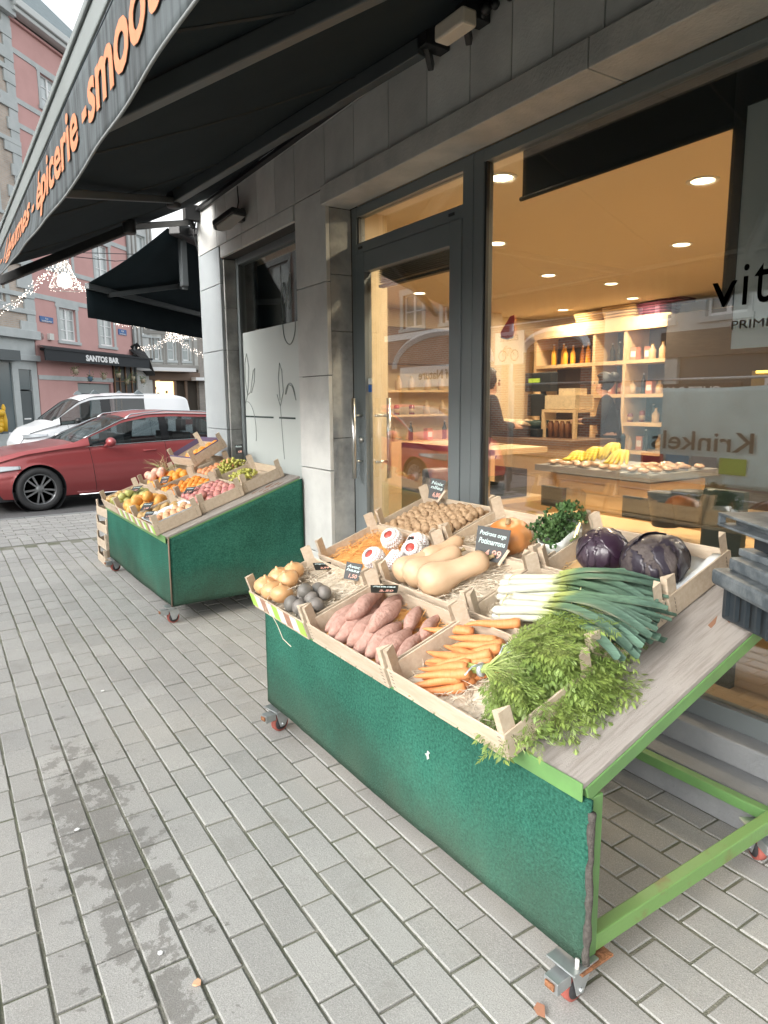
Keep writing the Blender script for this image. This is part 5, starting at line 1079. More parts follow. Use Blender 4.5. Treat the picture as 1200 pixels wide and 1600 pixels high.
window(E2, 1, 2, 3.6, 5.2); window(E2, 3.5, 4.5, 3.6, 5.2); b = MB(); b.box(1.2, .1, .3, 3.6, .15, 2.3); b.build('shop_window', M('shop_brown_glass', (.16, .09, .05), .2), E2)
E3 = thing('white_timber_house', 'white timbered gable rising right behind the red house', 'house', 'houses beyond the crossing', facade_frame((8.1, 33.2), 50))
b = MB(); wall_holes(b, -.2, 1.6, 0, 12.5, [(.4, 1.0, 7.5, 9.0), (.4, 1.0, 4.6, 6.0)]); b.build('wall', M('white_plaster', (.55, .57, .56), .8, .4, 2), E3); window(E3, .4, 1.0, 7.5, 9.0, 1, 2, .05); window(E3, .4, 1.0, 4.6, 6.0, 1, 2, .05)
b = MB(); 
for u in (0, .28, 1.15, 1.4): b.box(u, -.03, 3, u + .08, -.001, 12.3)
b.build('timber_frame', MATS['grey_timber'], E3)
# ---------------------------------------------------------------- strings of fairy lights and the lit cone
bulb = M('fairy_bulb', (1, .9, .8), .5, emit=(1, .84, .72), es=1.6); wire = M('light_wire', (.35, .33, .3), .7)
def lights_string(lab, pts, n, spread, grp='strings of fairy lights'):
    b = MB(); P = [V(p) for p in pts]; c = []
    for k in range(len(P) - 1):
        for i in range(8): c.append(P[k].lerp(P[k + 1], i / 8))
    c.append(P[-1]); t = thing('light_string', lab, 'fairy lights', grp); w_ = MB(); w_.tube(c, .006, 4); w_.build('wire', wire, t)
    for k in range(n):
        i = random.random() * (len(c) - 1.001); q = c[int(i)].lerp(c[int(i) + 1], i % 1) + V((R_(-1, 1), R_(-1, 1), R_(-1.3, .6))) * spread; b.ball(R_(.005, .009), 5, 4, T(*q))
    b.build('bulbs', bulb, t, kind='stuff')
random.seed(12)
cp = atP(98, 408, (2.4, 15.8, 4), (0, 1, 0)); 
lights_string('string of fairy lights rising from the left edge to the lit cone', [atY(-30, 500, 16.2), atY(30, 468, 16.1), atY(70, 430, 16.0), atY(95, 403, 15.9)], 170, .07)
lights_string('string of fairy lights dropping from the cone to the right', [atY(100, 403, 15.9), atY(118, 440, 15.9), atY(135, 452, 15.9), atY(150, 470, 15.9)], 80, .07)
lights_string('string of fairy lights hanging below the black corner awning', [atY(150, 478, 18), atY(190, 506, 18.5), atY(230, 508, 19), atY(262, 490, 19.5)], 130, .07)
lights_string('string of fairy lights over the half-timbered house', [atY(215, 545, 21), atY(245, 540, 21), atY(272, 518, 21), atY(292, 542, 21), atY(330, 560, 21)], 170, .08)
lights_string('short lit string right of the glowing star', [atY(272, 518, 21), atY(300, 528, 21), atY(335, 520, 21)], 90, .07)
b = MB(); cn = thing('lit_cone', 'glowing cone of fairy lights hanging on a cable over the crossing', 'light ornament', None, T(*atY(98, 403, 15.9)))
for r, z in ((.30, -.62), (.20, -.35), (.08, -.05)): b.tube([(r * cos(a * pi / 10), r * sin(a * pi / 10), z) for a in range(21)], .006, 4)
for k in range(8): b.tube([(.03 * cos(k * pi / 4), .03 * sin(k * pi / 4), .05), (.30 * cos(k * pi / 4), .30 * sin(k * pi / 4), -.62)], .006, 4)
b.build('cone_frame', wire, cn); b = MB()
for _ in range(360): t_ = R_(0, 1) ** .7; a = R_(0, 6.3); r = .04 + .28 * t_; b.ball(R_(.004, .007), 5, 4, T(r * cos(a), r * sin(a), .04 - .68 * t_))
b.build('bulbs', bulb, cn, kind='stuff'); b = MB(); b.lathe([(.02, -.28), (.12, -.36), (.15, -.48), (.13, -.56), (.02, -.6)], 16); b.build('lamp_globe', M('lamp_globe', (1, .9, .85), .5, emit=(1, .88, .82), es=.5), cn)
b = MB(); st = thing('light_star', 'glowing burst of fairy lights in front of the half-timbered house', 'light ornament', None, T(*atY(275, 522, 21)))
for _ in range(220): q = V((R_(-1, 1), R_(-1, 1), R_(-1, 1))).normalized() * .34 * random.random() ** .6; q.z *= .8; b.ball(R_(.006, .011), 5, 4, T(*q))
b.build('bulbs', bulb, st, kind='stuff'); b = MB(); [b.tube([(0, 0, 0), tuple(V((R_(-1, 1), R_(-1, 1), R_(-1, 1))).normalized() * .3)], .004, 3) for _ in range(10)]; b.build('wire_frame', wire, st)
cb_ = MB(); cb_.tube([atY(20, 385, 16), atY(98, 399, 15.9), atY(180, 408, 16), atY(240, 404, 17)], .008, 4); cb_.tube([atY(20, 378, 16), atY(98, 394, 15.9), atY(240, 398, 17)], .008, 4); tag(cb_.build('span_cable', black), 'two thin cables spanning the crossing and carrying the lit cone', 'cable')
# ---------------------------------------------------------------- cars
def lin(P, x):
    if x <= P[0][0]: return P[0][1]
    for (a, c), (e, f) in zip(P, P[1:]):
        if x <= e: t = (x - a) / (e - a); return c + (f - c) * t
    return P[-1][1]
def smo(P, x, s=.07): return (lin(P, x - s) + 2 * lin(P, x) + lin(P, x + s) + lin(P, x - s / 2) + lin(P, x + s / 2)) / 6
carglass = glass('car_glass', (.38, .43, .44), .10); cglass2 = glass('van_glass', (.62, .70, .70), .10)
chrome = M('chrome_trim', (.7, .72, .74), .15, metal=1); blk = M('gloss_black_trim', (.015, .016, .018), .2); tyre = M('tyre_rubber', (.035, .036, .038), .75, .4, 20, (.06, .06, .06)); alloy = M('alloy_grey', (.32, .33, .34), .3, metal=.8); dark = M('car_interior', (.03, .032, .035), .8)
def wheel_mesh(R, wd, n, m_rim):
    t = MB(); k = R * .70; t.lathe([(k, -wd / 2), (R * .93, -wd / 2), (R, -wd * .36), (R, wd * .36), (R * .93, wd / 2), (k, wd / 2), (k, wd * .3)], 44)
    t.f = t.f[:-2]; t.mi = t.mi[:-2]; t.sm = t.sm[:-2]; r = MB()
    r.lathe([(k, wd * .1), (k, wd / 2), (k * .955, wd / 2 - .004), (k * .93, wd * .1)], 44); r.f = r.f[:-2]; r.mi = r.mi[:-2]; r.sm = r.sm[:-2]
    r.lathe([(.02, wd * .30), (.07, wd * .32), (.045, wd * .40), (.01, wd * .41)], 20)
    for i in range(n):
        a = 2 * pi * i / n
        for s_ in (-1, 1):
            r.ext([(.045, s_ * .010 - .012), (.045, s_ * .010 + .012), (k * .55, s_ * .028 + .014), (k * .95, s_ * (.045 if n < 8 else .03) + .014), (k * .95, s_ * (.045 if n < 8 else .03) - .014), (k * .55, s_ * .028 - .012)], wd * .28, wd * .38, RZ(a))
    r.lathe([(k * .93, wd * .05), (.01, wd * .05)], 30, mat=1)
    return t.mesh('tyre', tyre), r.mesh('rim', [m_rim, dark])
def car(name, lab, group, X, L, W, top, belt, wins, ws, bw_, axles, R, paint, gl, spokes=5, roof_y=.78, ng=0, trim=chrome, doors=(), m_rim=None, sill=.20, mirror=(3.25, .98), handles=()):
    t = thing(name, lab, 'car' if 'van' not in name else 'van', group, X); NX = 110; nl, nu, nr = 16, 9, 6
    body, wg, sg, pl_ = MB(), MB(), MB(), MB()
    def halfw(x):
        f = max(0, (x - (L - .95)) / .95); r = max(0, (.55 - x) / .55); return W / 2 * (1 - .34 * f ** 2.6) * (1 - .20 * r ** 2.6)
    def pt(x, j):
        zb = smo(belt, x); zt = max(smo(top, x), zb + .015); w_ = halfw(x); up = zt - zb; bot = sill + (.10 * max(0, (x - L + .5) / .5) ** 2)
        if j <= nl:
            s = j / nl; z = bot + (zb - bot) * s; y = w_ * (.93 + .07 * sin(pi * min(1, .12 + s * .93)) + (.012 if abs(s - .62) < .04 else 0) - .03 * (s > .98)); return y, z
        k = min(1, up / .42); y1 = w_ * .945
        if j <= nl + nu:
            s = (j - nl) / nu; z = zb + up * (.02 + .90 * s); y = y1 - (y1 - w_ * (roof_y if k > .5 else .80)) * s ** 1.25 * max(k, .55); return y, z
        s = (j - nl - nu) / nr; ye, ze = pt(x, nl + nu); return ye * (1 - s) ** 1.0, ze + (zt + .01 - ze) * sin(s * pi / 2) ** .8 + .012 * s * (k)
    xs = [L * i / NX for i in range(NX + 1)]; nj = nl + nu + nr
    for sg_ in (-1, 1):
        vs = []; snapd = {}
        for i, x in enumerate(xs):
            for j in range(nj + 1):
                y, z = pt(x, j); xx = x + (0 if j < 1 else 0)
                for ax in axles:
                    dx, dz = xx - ax, z - R; d = sqrt(dx * dx + dz * dz); Ra = R + .045
                    if j <= nl and d < Ra and dz > -R:
                        if d > Ra - .06: xx = ax + dx / d * Ra; z = R + dz / d * Ra
                        else: snapd[len(vs)] = 1
                vs.append((xx, sg_ * y, z))
        buckets = {'b': [], 'w': [], 's': [], 'p': []}
        for i in range(NX):
            xm = (xs[i] + xs[i + 1]) / 2
            for j in range(nj):
                a = i * (nj + 1) + j; q = (a, a + nj + 1, a + nj + 2, a + 1)
                if any(k in snapd for k in q): continue
                if sg_ < 0: q = q[::-1]
                up = smo(top, xm) - smo(belt, xm); c = 'b'
                if nl <= j < nl + nu - 1 and up > .10 and j > nl - 1:
                    if wins[0] < xm < wins[1]:
                        c = 's'
                        for d0, d1 in bw_:
                            if d0 < xm < d1: c = 'p'
                    elif wins[0] - .06 < xm < wins[1] + .05 and up < .3: c = 'p'
                if j >= nl + nu and (ws[0] < xm < ws[1] or ws[2] < xm < ws[3]): c = 'w'
                buckets[c].append(q)
        for c, mb in (('b', body), ('w', wg), ('s', sg), ('p', pl_)): mb.add(vs, buckets[c], smooth=True)
    # nose and tail caps
    for x in (0, L):
        ring = [(x, pt(x, j)[0], pt(x, j)[1]) for j in range(nj + 1)]; ring2 = [(a, -b_, c) for a, b_, c in ring][::-1]; body.add(ring + ring2, [tuple(range(len(ring + ring2)))])
    ob = body.build('body', paint, t); 
    for nm, mb, mm in (('windscreen', wg, gl), ('side_window', sg, gl), ('window_pillar', pl_, blk)):
        if mb.f: mb.build(nm, mm, t)
    ub = MB()
    for ax in axles:
        for s_ in (-1, 1): ub.lathe([(R + .05, 0), (R + .05, .26), (.02, .26)], 26, T(ax, s_ * (W / 2 - .02), R) @ RX(pi / 2 * s_)); ub.f.pop(-2); ub.mi.pop(-2); ub.sm.pop(-2)
    ub.box(.15, -W / 2 + .12, .17, L - .2, W / 2 - .12, .30); ub.box(.5, -W / 2 + .14, .3, L - 1.5, W / 2 - .14, .55)
    for u in (L * .52, L * .30):
        for s_ in (-.38, .38): ub.box(u - .1, s_ - .24, .5, u + .02, s_ + .24, 1.08); ub.box(u - .08, s_ - .12, 1.1, u - .0, s_ + .12, 1.3)
    ub.box(wins[1] - .55, -.7, .8, wins[1] - .35, .7, .93)
    ub.build('interior', dark, t)
    tm, rm = wheel_mesh(R, .22, spokes, m_rim or alloy)
    for k, ax in enumerate(axles):
        for s_ in (-1, 1):
            wv = thing('wheel', M=None); wv.parent = t; wv.matrix_local = T(ax, s_ * (W / 2 - .125), R) @ (RX(-pi / 2) if s_ > 0 else RX(pi / 2)) @ RZ(.3); link('tyre', tm, wv); link('rim', rm, wv)
    tr = MB()
    for s_ in (-1, 1):
        tr.tube([(x, s_ * (pt(x, nl)[0] + .004), pt(x, nl)[1] + .006) for x in [wins[0] + (wins[1] + .12 - wins[0]) * k / 24 for k in range(25)]], .009, 5)
        tr.tube([(x, s_ * (pt(x, nl + nu)[0] + .006), pt(x, nl + nu)[1] + .004) for x in [wins[0] + (wins[1] + .12 - wins[0]) * k / 30 for k in range(31)]], .008, 5)
    tr.build('window_trim', trim, t)
    for dx, tp_ in doors:
        for s_ in (-1, 1): ln = MB(); ln.tube([(dx - .06 * (1 - j / nl) * tp_, s_ * (pt(dx, j)[0] + .0008), pt(dx, j)[1]) for j in range(1, nl + 1)], .0035, 4); ln.build('door_gap', M('shut_line', (.01, .01, .01), .8), t)
    for s_ in (-1, 1):
        mo = MB(); mo.ball(.12, 14, 9, T(mirror[0], s_ * (W / 2 + .10), mirror[1]) @ SC(.62, .95, .62)); mo.beam((mirror[0] + .03, s_ * (W / 2 - .06), mirror[1] - .06), (mirror[0], s_ * (W / 2 + .06), mirror[1] - .03), .05, .03); mo.build('side_mirror', [paint] if name != 'white_van' else [black], t)
    for x in handles:
        for s_ in (-1, 1):
            h_ = MB(); zz = pt(x, nl - 2)[1] - .03; yy = pt(x, nl - 3)[0]; h_.tube([(x - .10, s_ * (yy + .0), zz), (x - .085, s_ * (yy + .028), zz), (x + .085, s_ * (yy + .028), zz), (x + .10, s_ * yy, zz)], .013, 8); h_.build('door_handle', paint, t)
    hl = M('headlamp_glass', (.45, .48, .5), .12, metal=.3, coat=.5)
    for s_ in (-1, 1):
        h_ = MB(); zz = smo(belt, L - .45) - .10; h_.grid(14, 6, lambda u, v, s_=s_: (L - .62 + .52 * u, s_ * (halfw(L - .62 + .52 * u) * (1.0 - .02 * v) * 1.0 + .006), zz - .05 * (.4 + u * .9) + .12 * v * (.35 + .65 * u) - .02 * u)); h_.build('headlight', hl, t, solid=.004)
        h_ = MB(); zz = smo(belt, .15) - .05; h_.grid(8, 5, lambda u, v, s_=s_: (.02 + .34 * u, s_ * (halfw(.02 + .34 * u) + .004), zz - .12 + .14 * v)); h_.build('tail_light', M('tail_red', (.35, .02, .02), .2), t, solid=.004)
    return t, pt
wine = M('metallic_red_paint', (.33, .060, .062), .30, .15, 2, (.28, .05, .052), coat=.6, metal=.25)
whitec = M('white_car_paint', (.72, .74, .76), .3, coat=.6)
HD = radians(83); dx_, dy_ = -sin(HD), -cos(HD)
def carM(x, y, dx, dy): return Matrix(((dx, -dy, 0, x), (dy, dx, 0, y), (0, 0, 1, -.06), (0, 0, 0, 1)))
wag_top = [(0, .72), (.05, .98), (.18, 1.14), (.45, 1.34), (.9, 1.41), (1.7, 1.45), (2.1, 1.44), (2.5, 1.36), (2.95, 1.15), (3.28, 1.00), (3.45, .965), (4.0, .90), (4.4, .80), (4.62, .66), (4.70, .52)]
wag_belt = [(0, .66), (.1, .90), (.5, .98), (1.5, .965), (2.6, .935), (3.2, .915), (3.5, .90), (4.0, .84), (4.4, .72), (4.62, .58), (4.7, .45)]
rc, rpt = car('estate_car', 'metallic red estate car with chrome window line and grey alloy wheel driving past the stands', 'cars on the side street', carM(4.93, 12.70, dx_, dy_), 4.70, 1.82, wag_top, wag_belt, (.30, 3.02), (2.42, 3.27, .06, .38), [(.86, .94), (1.78, 1.92)], (1.00, 3.84), .325, wine, carglass, 5, doors=((3.08, 1), (1.86, 0), (.95, -1)), handles=(2.14, 1.1), mirror=(2.80, .99))
b = MB()
for s_ in (-1, 1): b.tube([(x, s_ * (rpt(x, 25)[0] * .97), rpt(x, 25)[1] + .05 - (.05 if x in (.5, 2.45) else 0)) for x in (.5, .6, 1.2, 1.8, 2.35, 2.45)], .012, 6)
b.build('roof_rail', chrome, rc)
b = MB(); b.tube([(1.35, .93, .20), (3.3, .93, .20)], .012, 6); b.build('sill_trim', chrome, rc)
van_top = [(0, .9), (.04, 1.5), (.14, 1.74), (.5, 1.80), (2.0, 1.82), (2.7, 1.78), (3.0, 1.66), (3.55, 1.22), (3.75, 1.10), (4.1, 1.00), (4.35, .78), (4.40, .6)]
van_belt = [(0, .85), (.06, 1.15), (1.0, 1.14), (2.6, 1.12), (3.4, 1.06), (3.8, .98), (4.2, .85), (4.4, .55)]
vn_, vpt_ = car('white_van', 'white car-derived van with roof rack feet behind the red estate car', 'cars on the side street', carM(5.9, 19.7, dx_, dy_), 4.40, 1.83, van_top, van_belt, (1.35, 3.45), (2.95, 3.66, .02, .06), [(2.22, 2.48), (1.3, 1.36)], (.75, 3.5), .32, whitec, cglass2, 5, roof_y=.86, trim=blk, doors=((3.3, .5), (2.4, 0), (1.25, 0)), mirror=(3.1, 1.16), handles=(2.6,))
for x in (2.55, 1.45):
    for s_ in (-1, 1): b = MB(); b.ext([(-.12, 0), (.12, 0), (.08, .06), (.02, .11), (-.04, .06)], -.03, .03, T(x, s_ * .70, 1.80) @ RX(pi / 2)); b.build('roof_rack_foot', M('rack_grey', (.16, .19, .2), .5), vn_)
hat_top = [(0, .8), (.05, 1.05), (.3, 1.32), (.7, 1.45), (1.5, 1.50), (2.1, 1.47), (2.6, 1.25), (3.0, 1.02), (3.2, .96), (3.6, .86), (3.8, .72), (3.9, .55)]
hat_belt = [(0, .75), (.1, .98), (.6, 1.0), (1.8, .95), (2.8, .90), (3.2, .86), (3.6, .74), (3.9, .5)]
redh = M('bright_red_paint', (.72, .10, .10), .35, coat=.3)
car('hatchback_car', 'red hatchback with silver wheels parked across the street, seen mirrored in the shop door glass', 'cars parked across the street', carM(-2.55, 12.75, 0, -1), 3.9, 1.68, hat_top, hat_belt, (.3, 2.8), (2.1, 2.95, .06, .3), [(1.45, 1.55)], (.68, 3.16), .30, redh, carglass, 7, doors=((2.75, 1), (1.5, 0)), m_rim=M('silver_rim', (.6, .62, .64), .3, metal=.5), handles=(1.8,), mirror=(2.65, 1.0))
# ---------------------------------------------------------------- people
skin = M('skin', (.52, .30, .21), .5, sss=.1)
def person(lab, X, J, cloth, hairm, hairback=.0, hide=None, extra=None):
    t = thing('person', lab, 'person', None, X)
    def skinned(nm, pts, rads, edges, mat_, sub=2):
        me = bpy.data.meshes.new(nm); me.from_pydata(pts, edges, []); o = bpy.data.objects.new(nm, me); COL.objects.link(o); o.parent = t
        o.modifiers.new('skin', 'SKIN'); me.skin_vertices[0].data[0].use_root = True
        for v, r in zip(me.skin_vertices[0].data, rads): v.radius = (r, r)
        k = o.modifiers.new('sub', 'SUBSURF'); k.levels = sub; k.render_levels = sub; me.materials.append(mat_); return o
    names = list(J); idx = {n: i for i, n in enumerate(names)}
    E_ = [('pelvis', 'waist'), ('waist', 'chest'), ('chest', 'neck'), ('neck', 'chin'), ('chin', 'head'), ('chest', 'shL'), ('shL', 'elL'), ('elL', 'wrL'), ('wrL', 'haL'), ('chest', 'shR'), ('shR', 'elR'), ('elR', 'wrR'), ('wrR', 'haR'), ('pelvis', 'hipL'), ('hipL', 'knL'), ('knL', 'anL'), ('anL', 'toL'), ('pelvis', 'hipR'), ('hipR', 'knR'), ('knR', 'anR'), ('anR', 'toR')]
    for s_ in 'LR':
        for q in range(4):
            b0 = V(J['ha' + s_][0]); d_ = (b0 - V(J['wr' + s_][0])).normalized(); sd_ = d_.cross(V((0, 0, 1))); sd_ = sd_.normalized() if sd_.length > .1 else V((0, 1, 0))
            n1, n2 = 'f%s%d' % (s_, q), 'g%s%d' % (s_, q); J[n1] = (tuple(b0 + sd_ * (q - 1.5) * .021 + d_ * .035), .010); J[n2] = (tuple(b0 + sd_ * (q - 1.5) * .023 + d_ * (.07 - abs(q - 1.6) * .008) + V((0, 0, -.02))), .008); E_ += [('ha' + s_, n1), (n1, n2)]
        J['th' + s_] = (tuple(b0 + sd_ * .05 + V((0, 0, -.01))), .010); E_.append(('wr' + s_, 'th' + s_))
    names = list(J); idx = {n: i for i, n in enumerate(names)}
    skinned('body', [J[n][0] for n in names], [J[n][1] for n in names], [(idx[a], idx[c]) for a, c in E_], skin)
    k = 1.22
    def garment(nm, keys, edges, mat_, ends=None):
        P = [J[n][0] for n in keys]; Rr = [J[n][1] * k + .008 for n in keys]; ii = {n: i for i, n in enumerate(keys)}; skinned(nm, P, Rr, [(ii[a], ii[c]) for a, c in edges], mat_)
    garment('sweater', ['waist', 'pelvis', 'chest', 'shL', 'elL', 'wrL', 'shR', 'elR', 'wrR'], [('pelvis', 'waist'), ('waist', 'chest'), ('chest', 'shL'), ('shL', 'elL'), ('elL', 'wrL'), ('chest', 'shR'), ('shR', 'elR'), ('elR', 'wrR')], cloth)
    if 'trousers' in (extra or ''): garment('trousers', ['pelvis', 'hipL', 'knL', 'anL', 'hipR', 'knR', 'anR'], [('pelvis', 'hipL'), ('hipL', 'knL'), ('knL', 'anL'), ('pelvis', 'hipR'), ('hipR', 'knR'), ('knR', 'anR')], M('dark_trousers', (.02, .02, .024), .9))
    h = V(J['head'][0]); c = V(J['chin'][0]); fwd = V(J['_f'][0]) if '_f' in J else V((0, -1, 0))
    b = MB(); hc = h.lerp(c, .18)
    b.ball(.118, 20, 14, T(*(hc - fwd * .028 + V((0, 0, .022)))), fn=lambda q: q * (1 + .05 * noise.noise(q * 20)) if q.dot(fwd) < .045 or q.z > .055 else q * .62)
    if hairback: b.ball(.062, 14, 10, T(*(hc - fwd * .14 + V((0, 0, .075)))), fn=lambda q: q * (1 + .08 * noise.noise(q * 30)))
    b.build('hair', hairm, t)
    f_ = MB(); r_ = fwd.cross(V((0, 0, 1))); fc = hc + fwd * .095
    f_.ball(.017, 8, 6, T(*(fc + fwd * .012 + V((0, 0, -.022)))) @ SC(.8, .8, 1.4)); 
    for s_ in (-1, 1): f_.ball(.022, 8, 6, T(*(hc + r_ * s_ * .092 + V((0, 0, -.012)))) @ SC(.7, .7, 1.3))
    f_.build('nose_and_ears', skin, t); f_ = MB()
    for s_ in (-1, 1): f_.ball(.010, 8, 6, T(*(fc + r_ * s_ * .033 - fwd * .006 + V((0, 0, .008)))))
    f_.build('eyes', black, t); return t
def joints(h=1.65, lean=0, armL=((.30, -.05, 1.05), (.12, -.32, 1.08)), armR=((-.30, -.05, 1.05), (-.1, -.32, 1.08))):
    J = {'pelvis': ((0, 0, .92), .135), 'waist': ((0, -.01, 1.06), .12), 'chest': ((0, -.02 - lean * .3, 1.28), .135), 'neck': ((0, -.03 - lean * .5, 1.42), .052), 'chin': ((0, -.05 - lean * .7, 1.485), .072), 'head': ((0, -.04 - lean * .8, 1.565), .088),
         'shL': ((.17, -.02 - lean * .4, 1.36), .06), 'elL': (armL[0], .042), 'wrL': (armL[1], .028), 'shR': ((-.17, -.02 - lean * .4, 1.36), .06), 'elR': (armR[0], .042), 'wrR': (armR[1], .028),
         'hipL': ((.09, 0, .84), .092), 'knL': ((.10, -.02, .46), .06), 'anL': ((.10, 0, .09), .042), 'toL': ((.10, -.15, .04), .036), 'hipR': ((-.09, 0, .84), .092), 'knR': ((-.10, -.02, .46), .06), 'anR': ((-.10, 0, .09), .042), 'toR': ((-.10, -.15, .04), .036)}
    for s_ in 'LR':
        e, w_ = V(J['el' + s_][0]), V(J['wr' + s_][0]); J['ha' + s_] = (tuple(w_ + (w_ - e).normalized() * .07), .030)
    return J
blacktop = M('black_sweater', (.012, .012, .014), .9, bump=.1, bs=200); darkhair = M('black_hair', (.012, .010, .009), .55)
# ---------------------------------------------------------------- inside the shop
FZ = .2
lw = M('light_oak_shelf', (.66, .48, .28), .55, .5, 3, (.56, .38, .2), stretch=(1, 1, 6))
XS = 8.3
t = thing('shelf_unit', 'light wooden shelving along the back wall of the shop loaded with bottles and boxes', 'shelves'); SH = t
ys = [8.3, 7.1, 6.55, 5.85]; zl = [.3, .75, 1.15, 1.55, 2.02, 2.52]
b = MB()
for y in ys: b.box(XS, y - .05, FZ, XS + .5, y + .0, 2.62)
b.build('upright', lw, t); b = MB()
for z in zl: b.box(XS + .005, 5.82, z, XS + .495, 8.25, z + .05)
b.box(XS - .02, 5.8, 2.48, XS + .004, 8.3, 2.66); b.build('shelf_board', lw, t); b = MB(); b.box(XS + .5, 5.8, FZ, XS + .52, 8.3, 2.6); b.build('back_panel', M('shelf_back', (.10, .07, .05), .8), t)
random.seed(15)
def bottle_me(h, r, m1, m2): b = MB(); b.lathe([(r * .9, 0), (r, .01), (r, h * .6), (r * .4, h * .78), (r * .35, h * .93)], 12); b.lathe([(r * .42, h * .93), (r * .42, h), (.002, h)], 10, mat=1); return b.mesh('bottle', [m1, m2])
jc = M('orange_juice', (.75, .36, .03), .25); cap = M('white_cap', (.7, .7, .65), .5); wn_ = M('dark_bottle', (.03, .025, .015), .15); pinkb = M('pink_carton', (.55, .22, .15), .5)
bo = [bottle_me(.30, .040, jc, cap), bottle_me(.30, .040, M('amber_juice', (.50, .20, .03), .25), cap), bottle_me(.28, .035, wn_, cap), bottle_me(.20, .05, M('cream_jar', (.5, .36, .22), .5), M('gold_lid', (.5, .35, .1), .4))]
def lab_me(r, h, m1, m2, sq=0):
    b = MB()
    if sq: b.box(-r, -r, 0, r, r, h); b.box(-r - .001, -r * .8, h * .25, -r, r * .8, h * .7, mat=1)
    else: b.lathe([(r, 0), (r, h * .8), (r * .8, h * .9), (r * .8, h)], 12); b.lathe([(r + .001, h * .2), (r + .001, h * .6)], 12, mat=1)
    return b.mesh('bottle', [m1, m2])
bo += [lab_me(.05, .17, pinkb, whitep, 1), lab_me(.042, .14, M('jam_red', (.25, .04, .03), .2), M('kraft_label', (.5, .36, .2), .7))]
n_ = 0
for (zi, ya, yb, kinds, lab, step) in [(4, 7.15, 8.15, (0, 0, 1), 'juice bottle standing in the row on the left shelf of the back wall', .125), (4, 6.65, 7.0, (2, 2), 'dark bottle on the narrow middle shelf of the back wall', .12), (4, 5.92, 6.45, (3, 3, 4), 'pale carton jar on the right shelf of the back wall', .13), (3, 5.92, 7.05, (3, 2, 4, 5), 'jar on the middle row of the back shelves', .14), (2, 5.92, 7.05, (2, 4, 3, 5), 'bottle on the lower row of the back shelves', .14), (1, 5.92, 7.05, (3, 5, 4, 2), 'jar on the lowest row of the back shelves', .14)]:
    y = ya
    while y < yb: o = link('bottle', bo[random.choice(kinds)], None, T(XS + .12 + R_(0, .15), y, zl[zi] + .051) @ SC(1, 1, R_(.85, 1.2))); tag(o, lab, 'bottle', 'bottles and jars: ' + lab.split(' on ')[-1].split(' in the row ')[-1]); y += step
def basket(lab, X, L, W, H, m_, name='basket'):
    b = MB()
    for k in range(6):
        z = H * k / 5; s = .82 + .18 * k / 5; P = [(-L / 2 * s, -W / 2 * s), (L / 2 * s, -W / 2 * s), (L / 2 * s, W / 2 * s), (-L / 2 * s, W / 2 * s), (-L / 2 * s, -W / 2 * s)]
        b.tube([(x, y, z + .008) for x, y in P], H / 11, 5)
    b.box(-L * .4, -W * .4, 0, L * .4, W * .4, .01); o = b.build(name, m_); o.matrix_world = X; return tag(o, lab, 'basket', 'baskets on top of the shelves')
wk = M('wicker', (.68, .46, .22), .7, .6, 40, (.5, .3, .12)); pur = M('purple_wicker', (.20, .05, .09), .7)
for k, (y, z) in enumerate(((7.0, 2.66), (7.0, 2.76), (7.0, 2.72))): pass
basket('pile of flat wicker baskets on the shelf top, left one', T(XS + .2, 7.25, 2.625) @ RZ(pi / 2), .5, .35, .16, wk); basket('wicker basket in the middle of the shelf top', T(XS + .2, 6.7, 2.625) @ RZ(pi / 2), .55, .35, .20, wk)
basket('purple basket on the shelf top', T(XS + .2, 6.15, 2.625) @ RZ(pi / 2), .45, .35, .18, pur); basket('small purple basket stacked on top of the other purple basket', T(XS + .2, 5.9, 2.805) @ RZ(pi / 2), .45, .35, .18, pur)
# counter
ct = thing('counter', 'wooden shop counter with bread and scale standing on it', 'counter')
b = MB(); b.box(5.9, 5.3, FZ, 6.5, 7.3, 1.02); b.build('front', M('counter_wood', (.62, .45, .27), .6, .5, 2, (.52, .35, .2)), ct); b = MB(); b.box(5.84, 5.25, 1.02, 6.6, 7.35, 1.08); b.build('worktop', M('dark_wood_top', (.16, .10, .06), .4), ct)
tr_ = MB(); tr_.box(5.9, 6.15, 1.081, 6.3, 7.25, 1.20); tag(tr_.build('bread_tray', black, bevel=.02), 'black tray full of wrapped bread on the counter', 'tray')
random.seed(16); brd = [lump('bread', .075, M('bread_wrap', (.66, .46, .26), .3, .9, 9, (.78, .66, .5), .4, 40, spec=.8), 1.5, .8, .6, .2, seed=k) for k in range(3)]
for k in range(16): put('bread', brd[k % 3], T(5.98 + (k % 2) * .16 + R_(-.02, .02), 6.22 + (k // 2) * .13, 1.235 + R_(0, .03)), 'wrapped bread in the black tray on the counter', 'bread', 'wrapped bread on the counter', 1, RZ(R_(0, 3)))
sc = thing('shop_scale', 'black weighing scale with green display on the counter', 'scale', None, T(6.25, 6.20, 1.081))
b = MB(); b.box(-.15, -.2, 0, .2, .2, .10); b.box(.1, -.03, .1, .15, .03, .6); b.box(.04, -.2, .55, .16, .24, .78); b.box(.03, -.1, .25, .09, .18, .52); b.build('scale_body', black, sc, bevel=.01)
b = MB(); b.box(.032, -.02, .66, .039, .17, .71); b.build('display', M('lcd_green', (.35, .5, .05), .4, emit=(.55, .75, .1), es=.12), sc)
b = MB(); b.lathe([(.10, 0), (.17, .10), (.175, .10), (.11, .0)], 20, T(0, 0, .10)); b.build('pan', M('pan_glass', (.05, .08, .07), .15), sc)
cbx = thing('counter_boxes', 'stack of small packed boxes and jars beside the scale', 'boxes', None, T(6.3, 5.88, 1.081))
